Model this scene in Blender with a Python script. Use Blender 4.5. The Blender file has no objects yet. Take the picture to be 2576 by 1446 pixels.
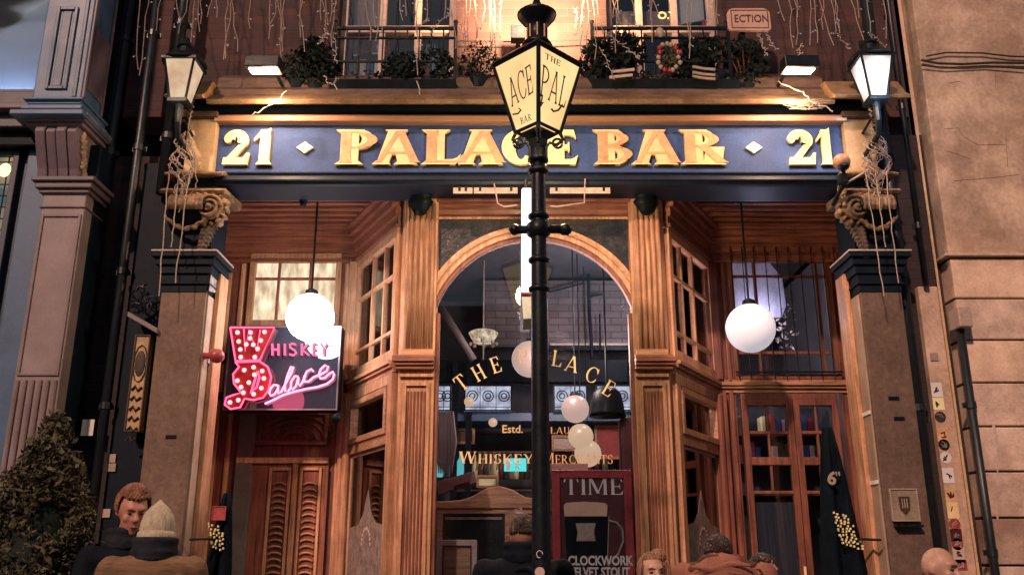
import bpy, bmesh, math, random
from mathutils import Vector, Matrix, noise as mnoise
S = bpy.context.scene
COL = S.collection
R = math.radians
random.seed(7)
# ---------------------------------------------------------------- camera
TH = R(16.6); F = 2297.5; CY0 = -7.0; CZ0 = 1.5
cam_d = bpy.data.cameras.new("camera"); cam = bpy.data.objects.new("camera", cam_d); COL.objects.link(cam)
cam.location = (0, CY0, CZ0); cam.rotation_euler = (R(90) + TH, 0, 0)
cam_d.lens = F / 2576 * 36; cam_d.sensor_width = 36; cam_d.sensor_fit = 'HORIZONTAL'
cam_d.clip_start = 0.05; cam_d.clip_end = 500
S.camera = cam
# ---------------------------------------------------------------- world and sun (night street light)
SUN_DIR = Vector((0.42, 1.0, -0.72)).normalized()
w = bpy.data.worlds.new("World"); S.world = w; w.use_nodes = True
nt = w.node_tree; nt.nodes.clear()
sky = nt.nodes.new('ShaderNodeTexSky'); sky.sky_type = 'NISHITA'; sky.sun_disc = False
el = math.asin(-SUN_DIR.z); sky.sun_elevation = el
sky.sun_rotation = math.atan2(-SUN_DIR.x, -SUN_DIR.y)
bg = nt.nodes.new('ShaderNodeBackground'); bg.inputs[1].default_value = 0.024
wo = nt.nodes.new('ShaderNodeOutputWorld')
nt.links.new(sky.outputs[0], bg.inputs[0]); nt.links.new(bg.outputs[0], wo.inputs[0])
sd = bpy.data.lights.new("sun", 'SUN'); sd.energy = 1.75; sd.angle = R(2.5); sd.color = (1.0, 0.60, 0.44)
so = bpy.data.objects.new("sun", sd); COL.objects.link(so)
so.rotation_euler = SUN_DIR.to_track_quat('-Z', 'Y').to_euler(); so.location = (-3, -8, 9)
S.view_settings.view_transform = 'Standard'; S.view_settings.look = 'None'
S.view_settings.exposure = 0.72; S.view_settings.gamma = 1.0
S.render.engine = 'CYCLES'
# ---------------------------------------------------------------- measuring: where a photo point lies on the plane at depth Y
CT, ST = math.cos(TH), math.sin(TH)
def P(vx, vy, Y):
    u = (vx - 1288) / F; v = (723 - vy) / F
    k = (Y - CY0) / (CT - v * ST)
    return Vector((u * k, Y, CZ0 + k * (ST + v * CT)))
def PX(vx, vy, Y): return P(vx, vy, Y).x
def PZ(vy, Y): return P(1288, vy, Y).z
# ---------------------------------------------------------------- mesh helper
class MB:
    def __init__(s): s.v = []; s.f = []; s.m = Matrix(); s.k = 0; s.mi = []
    def add(s, vs, fs):
        n = len(s.v); s.v += [s.m @ Vector(p) for p in vs]; s.f += [tuple(i + n for i in f) for f in fs]; s.mi += [s.k] * len(fs); return s
    def box(s, x0, x1, y0, y1, z0, z1):
        return s.add([(x, y, z) for z in (z0, z1) for y in (y0, y1) for x in (x0, x1)],
                     [(0, 1, 3, 2), (4, 6, 7, 5), (0, 4, 5, 1), (2, 3, 7, 6), (0, 2, 6, 4), (1, 5, 7, 3)])
    def prism(s, poly, a, b, ax):
        n = len(poly)
        def q(p, t):
            if ax == 'y': return (p[0], t, p[1])
            if ax == 'x': return (t, p[0], p[1])
            return (p[0], p[1], t)
        return s.add([q(p, a) for p in poly] + [q(p, b) for p in poly],
                     [tuple(range(n)), tuple(range(2 * n - 1, n - 1, -1))] + [(i, (i + 1) % n, n + (i + 1) % n, n + i) for i in range(n)])
    def tube(s, pts, r, n=6):
        pts = [Vector(p) for p in pts]; rs = r if isinstance(r, (list, tuple)) else [r] * len(pts)
        vs = []; up = None
        for i, p in enumerate(pts):
            d = (pts[min(i + 1, len(pts) - 1)] - pts[max(i - 1, 0)])
            if d.length < 1e-9: d = Vector((0, 0, 1))
            d.normalize()
            if up is None:
                up = Vector((0, 0, 1)) if abs(d.z) < .9 else Vector((0, 1, 0))
            a = d.cross(up)
            if a.length < 1e-6: a = d.cross(Vector((1, 0, 0)))
            a.normalize(); b = a.cross(d).normalized(); up = b
            for k in range(n):
                t = 2 * math.pi * k / n
                vs.append(p + (a * math.cos(t) + b * math.sin(t)) * rs[i])
        fs = []
        for i in range(len(pts) - 1):
            for k in range(n):
                fs.append((i * n + k, i * n + (k + 1) % n, (i + 1) * n + (k + 1) % n, (i + 1) * n + k))
        fs.append(tuple(range(n))); fs.append(tuple((len(pts) - 1) * n + k for k in range(n))[::-1])
        return s.add(vs, fs)
    def lathe(s, prof, c=(0, 0, 0), n=20, sx=1, sy=1):
        vs = []; fs = []
        for r, z in prof:
            for k in range(n):
                t = 2 * math.pi * k / n
                vs.append((c[0] + r * sx * math.cos(t), c[1] + r * sy * math.sin(t), c[2] + z))
        for i in range(len(prof) - 1):
            for k in range(n):
                fs.append((i * n + k, i * n + (k + 1) % n, (i + 1) * n + (k + 1) % n, (i + 1) * n + k))
        fs.append(tuple(range(n))); fs.append(tuple((len(prof) - 1) * n + k for k in range(n))[::-1])
        return s.add(vs, fs)
    def ball(s, c, rx, ry=None, rz=None, n=12):
        ry = rx if ry is None else ry; rz = rx if rz is None else rz
        h = max(4, n // 2 + 1); prof = [(math.sin(math.pi * (i + .001) / (h + .002)), -math.cos(math.pi * (i + .001) / (h + .002))) for i in range(h + 1)]
        vs = []; fs = []
        for r, z in prof:
            for k in range(n):
                t = 2 * math.pi * k / n; vs.append((c[0] + rx * r * math.cos(t), c[1] + ry * r * math.sin(t), c[2] + rz * z))
        for i in range(h):
            for k in range(n): fs.append((i * n + k, i * n + (k + 1) % n, (i + 1) * n + (k + 1) % n, (i + 1) * n + k))
        fs.append(tuple(range(n))); fs.append(tuple(h * n + k for k in range(n))[::-1])
        return s.add(vs, fs)
    def build(s, name, mat, parent=None, smooth=False, bevel=0, auto=False):
        org = Vector(parent['_o']) if parent is not None else None
        if org is None:
            xs = [p.x for p in s.v]; ys = [p.y for p in s.v]; zs = [p.z for p in s.v]
            org = Vector(((min(xs) + max(xs)) / 2, (min(ys) + max(ys)) / 2, min(zs)))
        me = bpy.data.meshes.new(name); me.from_pydata([p - org for p in s.v], [], s.f)
        if any(s.mi): me.polygons.foreach_set('material_index', s.mi)
        bm = bmesh.new(); bm.from_mesh(me); bmesh.ops.recalc_face_normals(bm, faces=bm.faces); bm.to_mesh(me); bm.free()
        o = bpy.data.objects.new(name, me); COL.objects.link(o)
        for m_ in (mat if isinstance(mat, list) else [mat]): me.materials.append(m_)
        if smooth:
            for p in me.polygons: p.use_smooth = True
        if parent is not None: o.parent = parent; o['_o'] = list(org)
        else: o.location = org; o['_o'] = list(org)
        if bevel:
            b = o.modifiers.new("bevel", 'BEVEL'); b.width = bevel; b.segments = 2; b.limit_method = 'ANGLE'; b.angle_limit = R(40)
        return o
def tag(o, label=None, cat=None, group=None, kind=None):
    if label: o['label'] = label
    if cat: o['category'] = cat
    if group: o['group'] = group
    if kind: o['kind'] = kind
    return o
def E(name, loc=(0, 0, 0), parent=None, label=None, cat=None, group=None):
    o = bpy.data.objects.new(name, None); COL.objects.link(o); o.empty_display_size = .1
    loc = Vector(loc)
    if parent is not None: o.parent = parent; o.location = loc - Vector(parent['_o'])
    else: o.location = loc
    o['_o'] = list(loc)
    return tag(o, label, cat, group)
def lamp(name, kind, loc, energy, color, parent=None, aim=None, size=.03, cone=90, blend=.6):
    l = bpy.data.lights.new(name, kind); l.energy = energy; l.color = color
    if kind == 'AREA': l.size = size
    else: l.shadow_soft_size = size
    if kind == 'SPOT': l.spot_size = R(cone); l.spot_blend = blend
    o = bpy.data.objects.new(name, l); COL.objects.link(o)
    loc = Vector(loc)
    if aim is not None: o.rotation_euler = (Vector(aim) - loc).to_track_quat('-Z', 'Y').to_euler()
    if parent is not None: o.parent = parent; o.location = loc - Vector(parent['_o'])
    else: o.location = loc
    return o
# ---------------------------------------------------------------- materials
def _nodes(name):
    m = bpy.data.materials.new(name); m.use_nodes = True; t = m.node_tree; t.nodes.clear()
    o = t.nodes.new('ShaderNodeOutputMaterial'); return m, t, o
def mk(name, base, rough=.6, metal=0, var=.25, scale=6, stretch=(1, 1, 1), bump=.25, spec=.5, coat=0, tint=None, fine=60, dirt=0):
    m, t, o = _nodes(name); N = t.nodes.new; L = t.links.new
    b = N('ShaderNodeBsdfPrincipled'); tc = N('ShaderNodeTexCoord'); mp = N('ShaderNodeMapping'); mp.inputs['Scale'].default_value = stretch
    n1 = N('ShaderNodeTexNoise'); n1.inputs['Scale'].default_value = scale; n1.inputs['Detail'].default_value = 8; n1.inputs['Roughness'].default_value = .65
    n2 = N('ShaderNodeTexNoise'); n2.inputs['Scale'].default_value = fine; n2.inputs['Detail'].default_value = 4
    L(tc.outputs['Object'], mp.inputs[0]); L(mp.outputs[0], n1.inputs[0]); L(mp.outputs[0], n2.inputs[0])
    r = N('ShaderNodeValToRGB'); e = r.color_ramp.elements
    lo = [max(0, c * (1 - var * 1.6)) for c in base]; hi = [min(1, c * (1 + var * 1.3)) for c in (tint or base)]
    e[0].position = .3; e[0].color = (*lo, 1); e[1].position = .7; e[1].color = (*hi, 1)
    mx = N('ShaderNodeMath'); mx.operation = 'MULTIPLY_ADD'; mx.inputs[1].default_value = .35; L(n2.outputs[0], mx.inputs[0])
    m2 = N('ShaderNodeMath'); m2.operation = 'MULTIPLY'; m2.inputs[1].default_value = .65; L(n1.outputs[0], m2.inputs[0]); L(m2.outputs[0], mx.inputs[2])
    L(mx.outputs[0], r.inputs[0])
    col = r.outputs[0]
    if dirt:
        n3 = N('ShaderNodeTexNoise'); n3.inputs['Scale'].default_value = 2.2; n3.inputs['Detail'].default_value = 9; n3.inputs['Roughness'].default_value = .7
        L(tc.outputs['Object'], n3.inputs[0]); rr = N('ShaderNodeValToRGB'); rr.color_ramp.elements[0].position = .42; rr.color_ramp.elements[1].position = .62
        L(n3.outputs[0], rr.inputs[0]); mm = N('ShaderNodeMix'); mm.data_type = 'RGBA'; mm.blend_type = 'MULTIPLY'
        mf = N('ShaderNodeMath'); mf.operation = 'MULTIPLY'; mf.inputs[1].default_value = dirt; L(rr.outputs[0], mf.inputs[0]); L(mf.outputs[0], mm.inputs[0])
        L(col, mm.inputs[6]); mm.inputs[7].default_value = (.45, .38, .33, 1); col = mm.outputs[2]
    if coat or dirt:
        oi = N('ShaderNodeObjectInfo'); mr = N('ShaderNodeMapRange'); mr.inputs[3].default_value = .72; mr.inputs[4].default_value = 1.16; L(oi.outputs['Random'], mr.inputs[0])
        vm = N('ShaderNodeVectorMath'); vm.operation = 'SCALE'; L(col, vm.inputs[0]); L(mr.outputs[0], vm.inputs[3]); col = vm.outputs[0]
    L(col, b.inputs['Base Color'])
    rg = N('ShaderNodeMath'); rg.operation = 'MULTIPLY_ADD'; rg.inputs[1].default_value = .3; rg.inputs[2].default_value = max(.03, rough - .15); L(n1.outputs[0], rg.inputs[0]); L(rg.outputs[0], b.inputs['Roughness'])
    b.inputs['Metallic'].default_value = metal; b.inputs['Specular IOR Level'].default_value = spec
    if coat: b.inputs['Coat Weight'].default_value = coat; b.inputs['Coat Roughness'].default_value = .15
    if bump:
        bp = N('ShaderNodeBump'); bp.inputs['Strength'].default_value = bump; bp.inputs['Distance'].default_value = .01
        L(mx.outputs[0], bp.inputs['Height']); L(bp.outputs[0], b.inputs['Normal'])
    L(b.outputs[0], o.inputs[0]); return m
def mk_e(name, col, strength, var=0, scale=5, stretch=(1, 1, 1), col2=None):
    m, t, o = _nodes(name); N = t.nodes.new; L = t.links.new
    e = N('ShaderNodeEmission'); e.inputs[1].default_value = strength; e.inputs[0].default_value = (*col, 1)
    if var:
        tc = N('ShaderNodeTexCoord'); mp = N('ShaderNodeMapping'); mp.inputs['Scale'].default_value = stretch
        n = N('ShaderNodeTexNoise'); n.inputs['Scale'].default_value = scale; n.inputs['Detail'].default_value = 6
        r = N('ShaderNodeValToRGB'); r.color_ramp.elements[0].position = .35; r.color_ramp.elements[1].position = .65
        r.color_ramp.elements[0].color = (*(col2 or [c * (1 - var) for c in col]), 1); r.color_ramp.elements[1].color = (*col, 1)
        L(tc.outputs['Object'], mp.inputs[0]); L(mp.outputs[0], n.inputs[0]); L(n.outputs[0], r.inputs[0]); L(r.outputs[0], e.inputs[0])
    L(e.outputs[0], o.inputs[0]); return m
def mk_glass(name, tint=(.8, .85, .9), rough=.02, frost=0, base=.06):
    m, t, o = _nodes(name); N = t.nodes.new; L = t.links.new
    tr = N('ShaderNodeBsdfTransparent'); tr.inputs[0].default_value = (*tint, 1)
    gl = N('ShaderNodeBsdfGlossy'); gl.inputs['Roughness'].default_value = rough; gl.inputs[0].default_value = (.9, .9, .9, 1)
    nz = N('ShaderNodeTexNoise'); nz.inputs['Scale'].default_value = 1.6; bp = N('ShaderNodeBump'); bp.inputs['Strength'].default_value = .08; bp.inputs['Distance'].default_value = .02
    L(nz.outputs[0], bp.inputs['Height']); L(bp.outputs[0], gl.inputs['Normal'])
    fr = N('ShaderNodeFresnel'); fr.inputs[0].default_value = 1.5
    ad = N('ShaderNodeMath'); ad.operation = 'ADD'; ad.inputs[1].default_value = base; L(fr.outputs[0], ad.inputs[0])
    mx = N('ShaderNodeMixShader'); L(ad.outputs[0], mx.inputs[0]); L(tr.outputs[0], mx.inputs[1]); L(gl.outputs[0], mx.inputs[2])
    out = mx.outputs[0]
    if frost:
        df = N('ShaderNodeBsdfDiffuse'); df.inputs[0].default_value = (.45, .4, .38, 1)
        m2 = N('ShaderNodeMixShader'); m2.inputs[0].default_value = frost; L(out, m2.inputs[1]); L(df.outputs[0], m2.inputs[2]); out = m2.outputs[0]
    L(out, o.inputs[0]); return m
def mk_brick(name, c1, c2, mortar, sc=1.0, bump=.6, rough=.8):
    m, t, o = _nodes(name); N = t.nodes.new; L = t.links.new
    b = N('ShaderNodeBsdfPrincipled'); b.inputs['Roughness'].default_value = rough
    tc = N('ShaderNodeTexCoord'); sx = N('ShaderNodeSeparateXYZ'); cx = N('ShaderNodeCombineXYZ')
    L(tc.outputs['Object'], sx.inputs[0])
    ad = N('ShaderNodeMath'); ad.operation = 'ADD'; L(sx.outputs[0], ad.inputs[0]); L(sx.outputs[1], ad.inputs[1])
    L(ad.outputs[0], cx.inputs[0]); L(sx.outputs[2], cx.inputs[1])
    nz0 = N('ShaderNodeTexNoise'); nz0.inputs['Scale'].default_value = 9; mxv = N('ShaderNodeMix'); mxv.data_type = 'VECTOR'; mxv.inputs[0].default_value = .012
    L(cx.outputs[0], mxv.inputs[4]); L(nz0.outputs['Color'], mxv.inputs[5])
    br = N('ShaderNodeTexBrick'); br.inputs['Scale'].default_value = 1 / sc; br.inputs['Brick Width'].default_value = .225; br.inputs['Row Height'].default_value = .075
    br.inputs['Mortar Size'].default_value = .006; br.inputs['Mortar Smooth'].default_value = .3; br.inputs['Bias'].default_value = .1
    br.inputs['Color1'].default_value = (*c1, 1); br.inputs['Color2'].default_value = (*c2, 1); br.inputs['Mortar'].default_value = (*mortar, 1)
    L(mxv.outputs[1], br.inputs[0])
    nz = N('ShaderNodeTexNoise'); nz.inputs['Scale'].default_value = 5; nz.inputs['Detail'].default_value = 8; L(tc.outputs['Object'], nz.inputs[0])
    hs = N('ShaderNodeMix'); hs.data_type = 'RGBA'; hs.blend_type = 'OVERLAY'; hs.inputs[0].default_value = .55; L(br.outputs[0], hs.inputs[6]); L(nz.outputs[0], hs.inputs[7])
    L(hs.outputs[2], b.inputs['Base Color'])
    bp = N('ShaderNodeBump'); bp.inputs['Strength'].default_value = bump; bp.inputs['Distance'].default_value = .01; bp.invert = True
    L(br.outputs['Fac'], bp.inputs['Height']); L(bp.outputs[0], b.inputs['Normal'])
    L(b.outputs[0], o.inputs[0]); return m
def mk_opal(name, base, e, ec=(.9, .88, 1)):
    m, t, o = _nodes(name); b = t.nodes.new('ShaderNodeBsdfPrincipled'); b.inputs['Base Color'].default_value = (*base, 1); b.inputs['Roughness'].default_value = .3
    b.inputs['Emission Color'].default_value = (*ec, 1); b.inputs['Emission Strength'].default_value = e
    t.links.new(b.outputs[0], o.inputs[0]); return m
def mk_mirror(name, base):
    m, t, o = _nodes(name); b = t.nodes.new('ShaderNodeBsdfPrincipled'); b.inputs['Base Color'].default_value = (*base, 1)
    b.inputs['Roughness'].default_value = .025; b.inputs['IOR'].default_value = 1.9; b.inputs['Specular IOR Level'].default_value = .6
    t.links.new(b.outputs[0], o.inputs[0]); return m
VG = (14, 14, .9)     # grain running upright
HG = (.9, 14, 14)
M = dict(
 oak=mk('oak', (.48, .215, .118), .5, var=.42, scale=3, stretch=VG, bump=.4, coat=.08, spec=.35, dirt=.55, tint=(.68, .36, .22)),
 oak_h=mk('oak_level', (.48, .215, .118), .5, var=.42, scale=3, stretch=HG, bump=.4, coat=.08, spec=.35, dirt=.55, tint=(.68, .36, .22)),
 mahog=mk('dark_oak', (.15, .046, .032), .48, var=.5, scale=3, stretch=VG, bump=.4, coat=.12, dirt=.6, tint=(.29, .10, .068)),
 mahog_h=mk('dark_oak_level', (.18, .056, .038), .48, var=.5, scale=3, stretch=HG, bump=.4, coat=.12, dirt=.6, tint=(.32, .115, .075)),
 gran=mk('granite', (.155, .10, .075), .75, var=.35, scale=30, fine=160, bump=.3, dirt=.5),
 gran_l=mk('pale_stone', (.50, .36, .28), .7, var=.2, scale=5, stretch=(6, 6, .8), bump=.25, dirt=.4),
 cream=mk('cream_paint', (.60, .42, .24), .55, var=.2, scale=6, bump=.3, dirt=.5),
 brownst=mk('brown_stone', (.11, .07, .048), .75, var=.45, scale=6, stretch=(1, 1, 4), bump=.5, dirt=.5),
 navy=mk('navy_paint', (.045, .088, .25), .7, var=.25, scale=4, bump=.05, spec=.25, dirt=.3),
 black=mk('black_paint', (.006, .010, .015), .45, var=.3, scale=10, bump=.1, spec=.10),
 blackn=mk('blue_black_paint', (.006, .012, .022), .55, var=.3, scale=10, bump=.1, spec=.12),
 gold=mk('gold_leaf', (.86, .64, .34), .4, var=.16, scale=10, bump=.15, metal=.05),
 goldy=mk('pale_gold', (.95, .84, .46), .42, var=.1, scale=10, bump=.1),
 copper=mk('copper_inlay', (.66, .38, .20), .55, var=.3, scale=9, bump=.3),
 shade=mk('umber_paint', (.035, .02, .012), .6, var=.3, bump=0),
 brick=mk_brick('red_brick', (.040, .018, .020), (.075, .027, .026), (.05, .036, .036)),
 brick_refl=mk_brick('reflected_brick', (.085, .075, .082), (.125, .105, .112), (.05, .047, .053)),
 grey=mk('grey_paint', (.060, .135, .25), .45, var=.14, scale=5, bump=.1, dirt=.2),
 greyd=mk('slate_paint', (.03, .04, .06), .45, var=.3, scale=5, bump=.1),
 greyp=mk('mauve_paint', (.17, .135, .165), .5, var=.16, scale=5, bump=.12, dirt=.25),
 sand=mk('sandstone', (.68, .49, .37), .8, var=.24, scale=4, bump=.35, dirt=.6, fine=40),
 iron=mk('black_iron', (.006, .010, .014), .4, var=.4, scale=14, bump=.25, spec=.25),
 pipe=mk('dark_pipe', (.009, .014, .020), .4, var=.5, scale=6, stretch=(1, 1, .3), bump=.3),
 wire=mk('pale_wire', (.34, .27, .23), .6, var=.3, bump=0),
 cable=mk('dark_cable', (.03, .022, .02), .7, bump=0),
 leaf=mk('leaf_green', (.020, .030, .018), .6, var=.7, scale=7, bump=0, spec=.3, tint=(.075, .070, .040)),
 leafd=mk('dark_leaf', (.007, .014, .013), .7, var=.6, scale=9, bump=0, spec=.15),
 glass=mk_glass('window_glass', base=.0), glass_t=mk_glass('dark_glass', (.35, .38, .42), .05, base=.1),
 glass_f=mk_glass('frosted_glass', (.7, .65, .65), .15, frost=.45),
 
 gloss=mk_mirror('glossy_black_glass', (.03, .032, .05)),
 white=mk('white_paint', (.7, .68, .66), .6, var=.1, bump=.05), pinkw=mk('pale_paint', (.55, .42, .38), .5, var=.2, scale=8, bump=.1, dirt=.4),
 red=mk('red_enamel', (.36, .02, .028), .4, var=.2, bump=.05), redd=mk('crimson_frame', (.34, .045, .05), .45, var=.3, bump=.1),
 maroon=mk('maroon', (.07, .012, .02), .5, var=.3, bump=0),
 asphalt=mk('asphalt', (.05, .05, .052), .8, var=.3, scale=20, bump=.5), paving=mk('paving', (.16, .15, .15), .7, var=.3, scale=6, bump=.4),
 inner=mk('inner_wall', (.06, .062, .075), .7, var=.3), innerw=mk('inner_wood', (.13, .05, .03), .5, var=.4, stretch=VG),
 e_globe=mk_e('lit_opal', (1, .95, .90), 12), e_globe2=mk_opal('dim_opal', (.80, .78, .84), .30),
 e_in=mk_opal('inner_opal', (.07, .05, .045), .52, (1, .60, .46)), e_in2=mk_opal('inner_opal_warm', (.07, .05, .04), .56, (1, .60, .36)),
 e_flood=mk_e('flood_glass', (1, .78, .56), 14), e_tube=mk_e('white_tube', (.9, .93, 1), 1.5),
 e_lant=mk_e('lantern_glass', (1.0, .76, .34), .66, var=.35, scale=4, col2=(.90, .56, .24)),
 e_lantl=mk_e('small_lantern_glass', (1.0, .74, .50), .50, var=.4, scale=7, col2=(.75, .47, .29)),
 e_bulb=mk_e('bulb', (.95, .95, 1), 5), e_neon=mk_e('neon_pink', (1, .20, .34), 2.6), e_neon2=mk_e('neon_letter', (1, .13, .27), 1.15),
 e_mbulb=mk_e('marquee_bulb', (1, .42, .42), 1.25), e_fairy=mk_e('fairy', (.8, .85, 1), .22),
 e_trans=mk_e('lit_transom', (1.0, .80, .55), .80, var=.6, scale=5, stretch=(3, 1, 1), col2=(.42, .30, .19)),
 e_exit=mk_e('exit_sign', (.12, .8, .72), .9), e_teal=mk_e('teal_glow', (.2, .75, .72), .5),
 e_led=mk_e('strip_light', (1, .55, .30), .75, var=.3, scale=20), e_window=mk_e('cool_lit_room', (.36, .45, .62), .35),
 e_stain=mk_e('stained_glass_lit', (.78, .74, .84), .75, var=.6, scale=12, col2=(.30, .27, .33)),
)
# ---------------------------------------------------------------- serif lettering drawn as polygons (height 1)
def arcp(cx, cz, ro, ri, a0, a1, n=14):
    out = []
    for i in range(n):
        a = R(a0 + (a1 - a0) * i / n); b = R(a0 + (a1 - a0) * (i + 1) / n)
        out.append([(cx + ro[0] * math.cos(a), cz + ro[1] * math.sin(a)), (cx + ro[0] * math.cos(b), cz + ro[1] * math.sin(b)),
                    (cx + ri[0] * math.cos(b), cz + ri[1] * math.sin(b)), (cx + ri[0] * math.cos(a), cz + ri[1] * math.sin(a))])
    return [('arc', out)]
def glyph(ch, w=.16, t=.06, sf=.08):
    g = []
    def st(x, z0=0, z1=1, ww=None, b=1, u=1):
        ww = ww or w; g.append([(x, z0), (x + ww, z0), (x + ww, z1), (x, z1)])
        if b: g.append([(x - sf, z0), (x + ww + sf, z0), (x + ww, z0 + sf * 1.2), (x, z0 + sf * 1.2)])
        if u: g.append([(x, z1 - sf * 1.2), (x + ww, z1 - sf * 1.2), (x + ww + sf, z1), (x - sf, z1)])
    def H(x0, x1, z, tt=None): tt = tt or t; g.append([(x0, z), (x1, z), (x1, z + tt), (x0, z + tt)])
    def D(x0, z0, x1, z1, ww): g.append([(x0, z0), (x0 + ww, z0), (x1 + ww, z1), (x1, z1)])
    def ft(x, ww, z=0, d=1): g.append([(x - sf, z), (x + ww + sf, z), (x + ww, z + d * sf * 1.2), (x, z + d * sf * 1.2)])
    W = .7
    if ch == 'I': st(sf); W = w + 2 * sf
    elif ch == 'L': st(sf); H(sf + w, .62, 0); g.append([(.62 - .1, t), (.62, 0), (.66, .3), (.60, .2)]); W = .66
    elif ch == 'E':
        st(sf); H(sf + w, .58, 0); H(sf + w, .56, 1 - t); H(sf + w, .46, .5 - t / 2)
        g.append([(.50, t), (.58, 0), (.63, .28), (.57, .2)]); g.append([(.56, 1), (.48, 1 - t), (.55, .8), (.60, .74)])
        g.append([(.42, .5), (.46, .36), (.48, .36), (.48, .64), (.46, .64)]); W = .64
    elif ch == 'T':
        st(.36 - w / 2, u=0, z1=1 - t); H(.02, .70, 1 - t); g.append([(.02, 1), (.0, .72), (.05, .78), (.12, 1 - t)]); g.append([(.70, 1), (.72, .72), (.67, .78), (.60, 1 - t)]); W = .72
    elif ch == 'H': st(sf); st(.74 - w - sf); H(sf + w, .74 - w - sf, .5 - t / 2); W = .74
    elif ch == 'P':
        st(sf); x = sf + w; g += arcp(x, .72, (.62 - x + .02, .28), (max(.05, .62 - x - w * .9), .28 - t), -90, 90); W = .64
    elif ch == 'B':
        st(sf); x = sf + w; g += arcp(x, .76, (.58 - x, .24), (max(.04, .58 - x - w * .9), .24 - t), -90, 90)
        g += arcp(x, .27, (.64 - x, .27), (max(.05, .64 - x - w * .9), .27 - t), -90, 90); W = .66
    elif ch == 'R':
        st(sf); x = sf + w; g += arcp(x, .74, (.60 - x, .26), (max(.05, .60 - x - w * .9), .26 - t), -90, 90)
        D(.76 - w * 1.25, 0, x + .05, .5, w * 1.05); ft(.76 - w * 1.25, w, 0); W = .80
    elif ch == 'A':
        tx = .5; D(sf, 0, tx - w * .45 - t * .3, 1, t * 1.6); D(.92 - w - sf, 0, tx - w * .55, 1, w); H(.22, .70, .28, t)
        ft(sf, t * 1.4); ft(.92 - w - sf, w); g.append([(tx - w * .6 - sf * .8, 1), (tx + w * .5 + sf * .6, 1), (tx + w * .45, 1 - sf), (tx - w * .5, 1 - sf)]); W = .95
    elif ch in 'CG':
        g += arcp(.42, .5, (.42, .51), (.42 - w, .51 - t), 42, 318, 22); g.append([(.66, .98), (.72, .98), (.74, .66), (.70, .66), (.62, .82)])
        g.append([(.62, .10), (.68, .10), (.76, .30), (.71, .32)]); W = .78
    elif ch == 'S':
        g += arcp(.30, .74, (.26, .27), (.26 - w * .8, .27 - t), 20, 250, 14); g += arcp(.30, .27, (.29, .28), (.29 - w * .9, .28 - t), -160, 80, 14)
        g.append([(.5, 1), (.54, 1), (.55, .72), (.5, .76)]); g.append([(.02, 0), (.06, 0), (.08, .24), (.02, .3)]); W = .60
    elif ch == 'M': st(sf, ww=t * 1.3); st(.95 - w - sf); D(.48 - w * .5, .08, sf, 1, w); D(.48 - t, .08, .95 - w - sf, 1, t * 1.2); W = .96
    elif ch == 'N': st(sf, ww=t * 1.3); st(.78 - t * 1.3 - sf, ww=t * 1.3); D(.78 - sf - w, 0, sf, 1, w); W = .78
    elif ch == 'W':
        D(.28 - w * .4, 0, .03, 1, w); D(.28 - t, 0, .52 - t, 1, t * 1.2); D(.74 - w * .4, 0, .49, 1, w); D(.74 - t, 0, 1.0 - t, 1, t * 1.2)
        ft(.03, w, 1, -1); ft(.49, w, 1, -1); ft(.98 - t, t, 1, -1); W = 1.06
    elif ch == 'K': st(sf); D(sf + w, .45, .60, 1, t * 1.4); D(.74 - w * 1.1, 0, sf + w + .08, .58, w); ft(.74 - w * 1.1, w); ft(.6, t, 1, -1); W = .78
    elif ch == 'Y': st(.37 - w / 2, z1=.5, u=0); D(.37 - w / 2, .45, .04, 1, w); D(.40, .45, .68 - t, 1, t * 1.5); ft(.04, w, 1, -1); ft(.68 - t, t, 1, -1); W = .74
    elif ch == 'U': st(sf, z0=.28, b=0); st(.72 - t - sf, z0=.28, ww=t * 1.3, b=0); g += arcp(.36 + .02, .30, (.36 - sf + .0, .30), (.36 - sf - w * .8, .30 - t), 180, 360, 14); W = .74
    elif ch == '2':
        g += arcp(.32, .70, (.33, .30), (.33 - w * .95, .30 - t * 1.3), -35, 175, 14); g.append([(.08, .16), (.30, .16), (.60, .56), (.40, .56)])
        g.append([(.0, 0), (.66, 0), (.62, .2), (.02, .2)]); g.append([(.62, .0), (.66, .0), (.70, .34), (.64, .34), (.52, .18)]); g += arcp(.10, .72, (.10, .10), (.01, .01), 0, 360, 10); W = .72
    elif ch == '1': st(.22, u=0); g.append([(.22, .96), (.22, .80), (.04, .66), (.04, .74)]); g.append([(.22, .9), (.22 + w, .9), (.22 + w, 1.06)]); W = .30 + w
    else: return [], .35
    return g, W
def word(mb, txt, place, y0=0., y1=1., w=.16, t=.06, sf=.08, gap=.08, small=None, sx=1):
    """adds the word to mb; place(u, v, depth) gives a point for glyph coordinates"""
    x = 0; k = 0
    for i, ch in enumerate(txt):
        sc = small if (small and i > 0) else 1
        g, W = glyph(ch, w, t, sf)
        for poly in g:
            if isinstance(poly, tuple): quads = poly[1]; ring = True
            else: quads = [poly]; ring = False
            k += 1; e = .0004 * (k % 9)
            for q in quads:
                n = len(q)
                vs = [place((x + a * sc) * sx, b * sc, y0 + e) for a, b in q] + [place((x + a * sc) * sx, b * sc, y1) for a, b in q]
                sides = [(j, (j + 1) % n, n + (j + 1) % n, n + j) for j in range(n)]
                if ring: sides = [sides[0], sides[2]]
                mb.add(vs, [tuple(range(n))] + sides)
        x += (W + gap) * sc
    return x * sx
def fit(txt, **k):
    x = 0
    for i, ch in enumerate(txt):
        sc = k.get('small') if (k.get('small') and i > 0) else 1
        x += (glyph(ch, k.get('w', .16), k.get('t', .06), k.get('sf', .08))[1] + k.get('gap', .08)) * sc
    return x - k.get('gap', .08)
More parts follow.
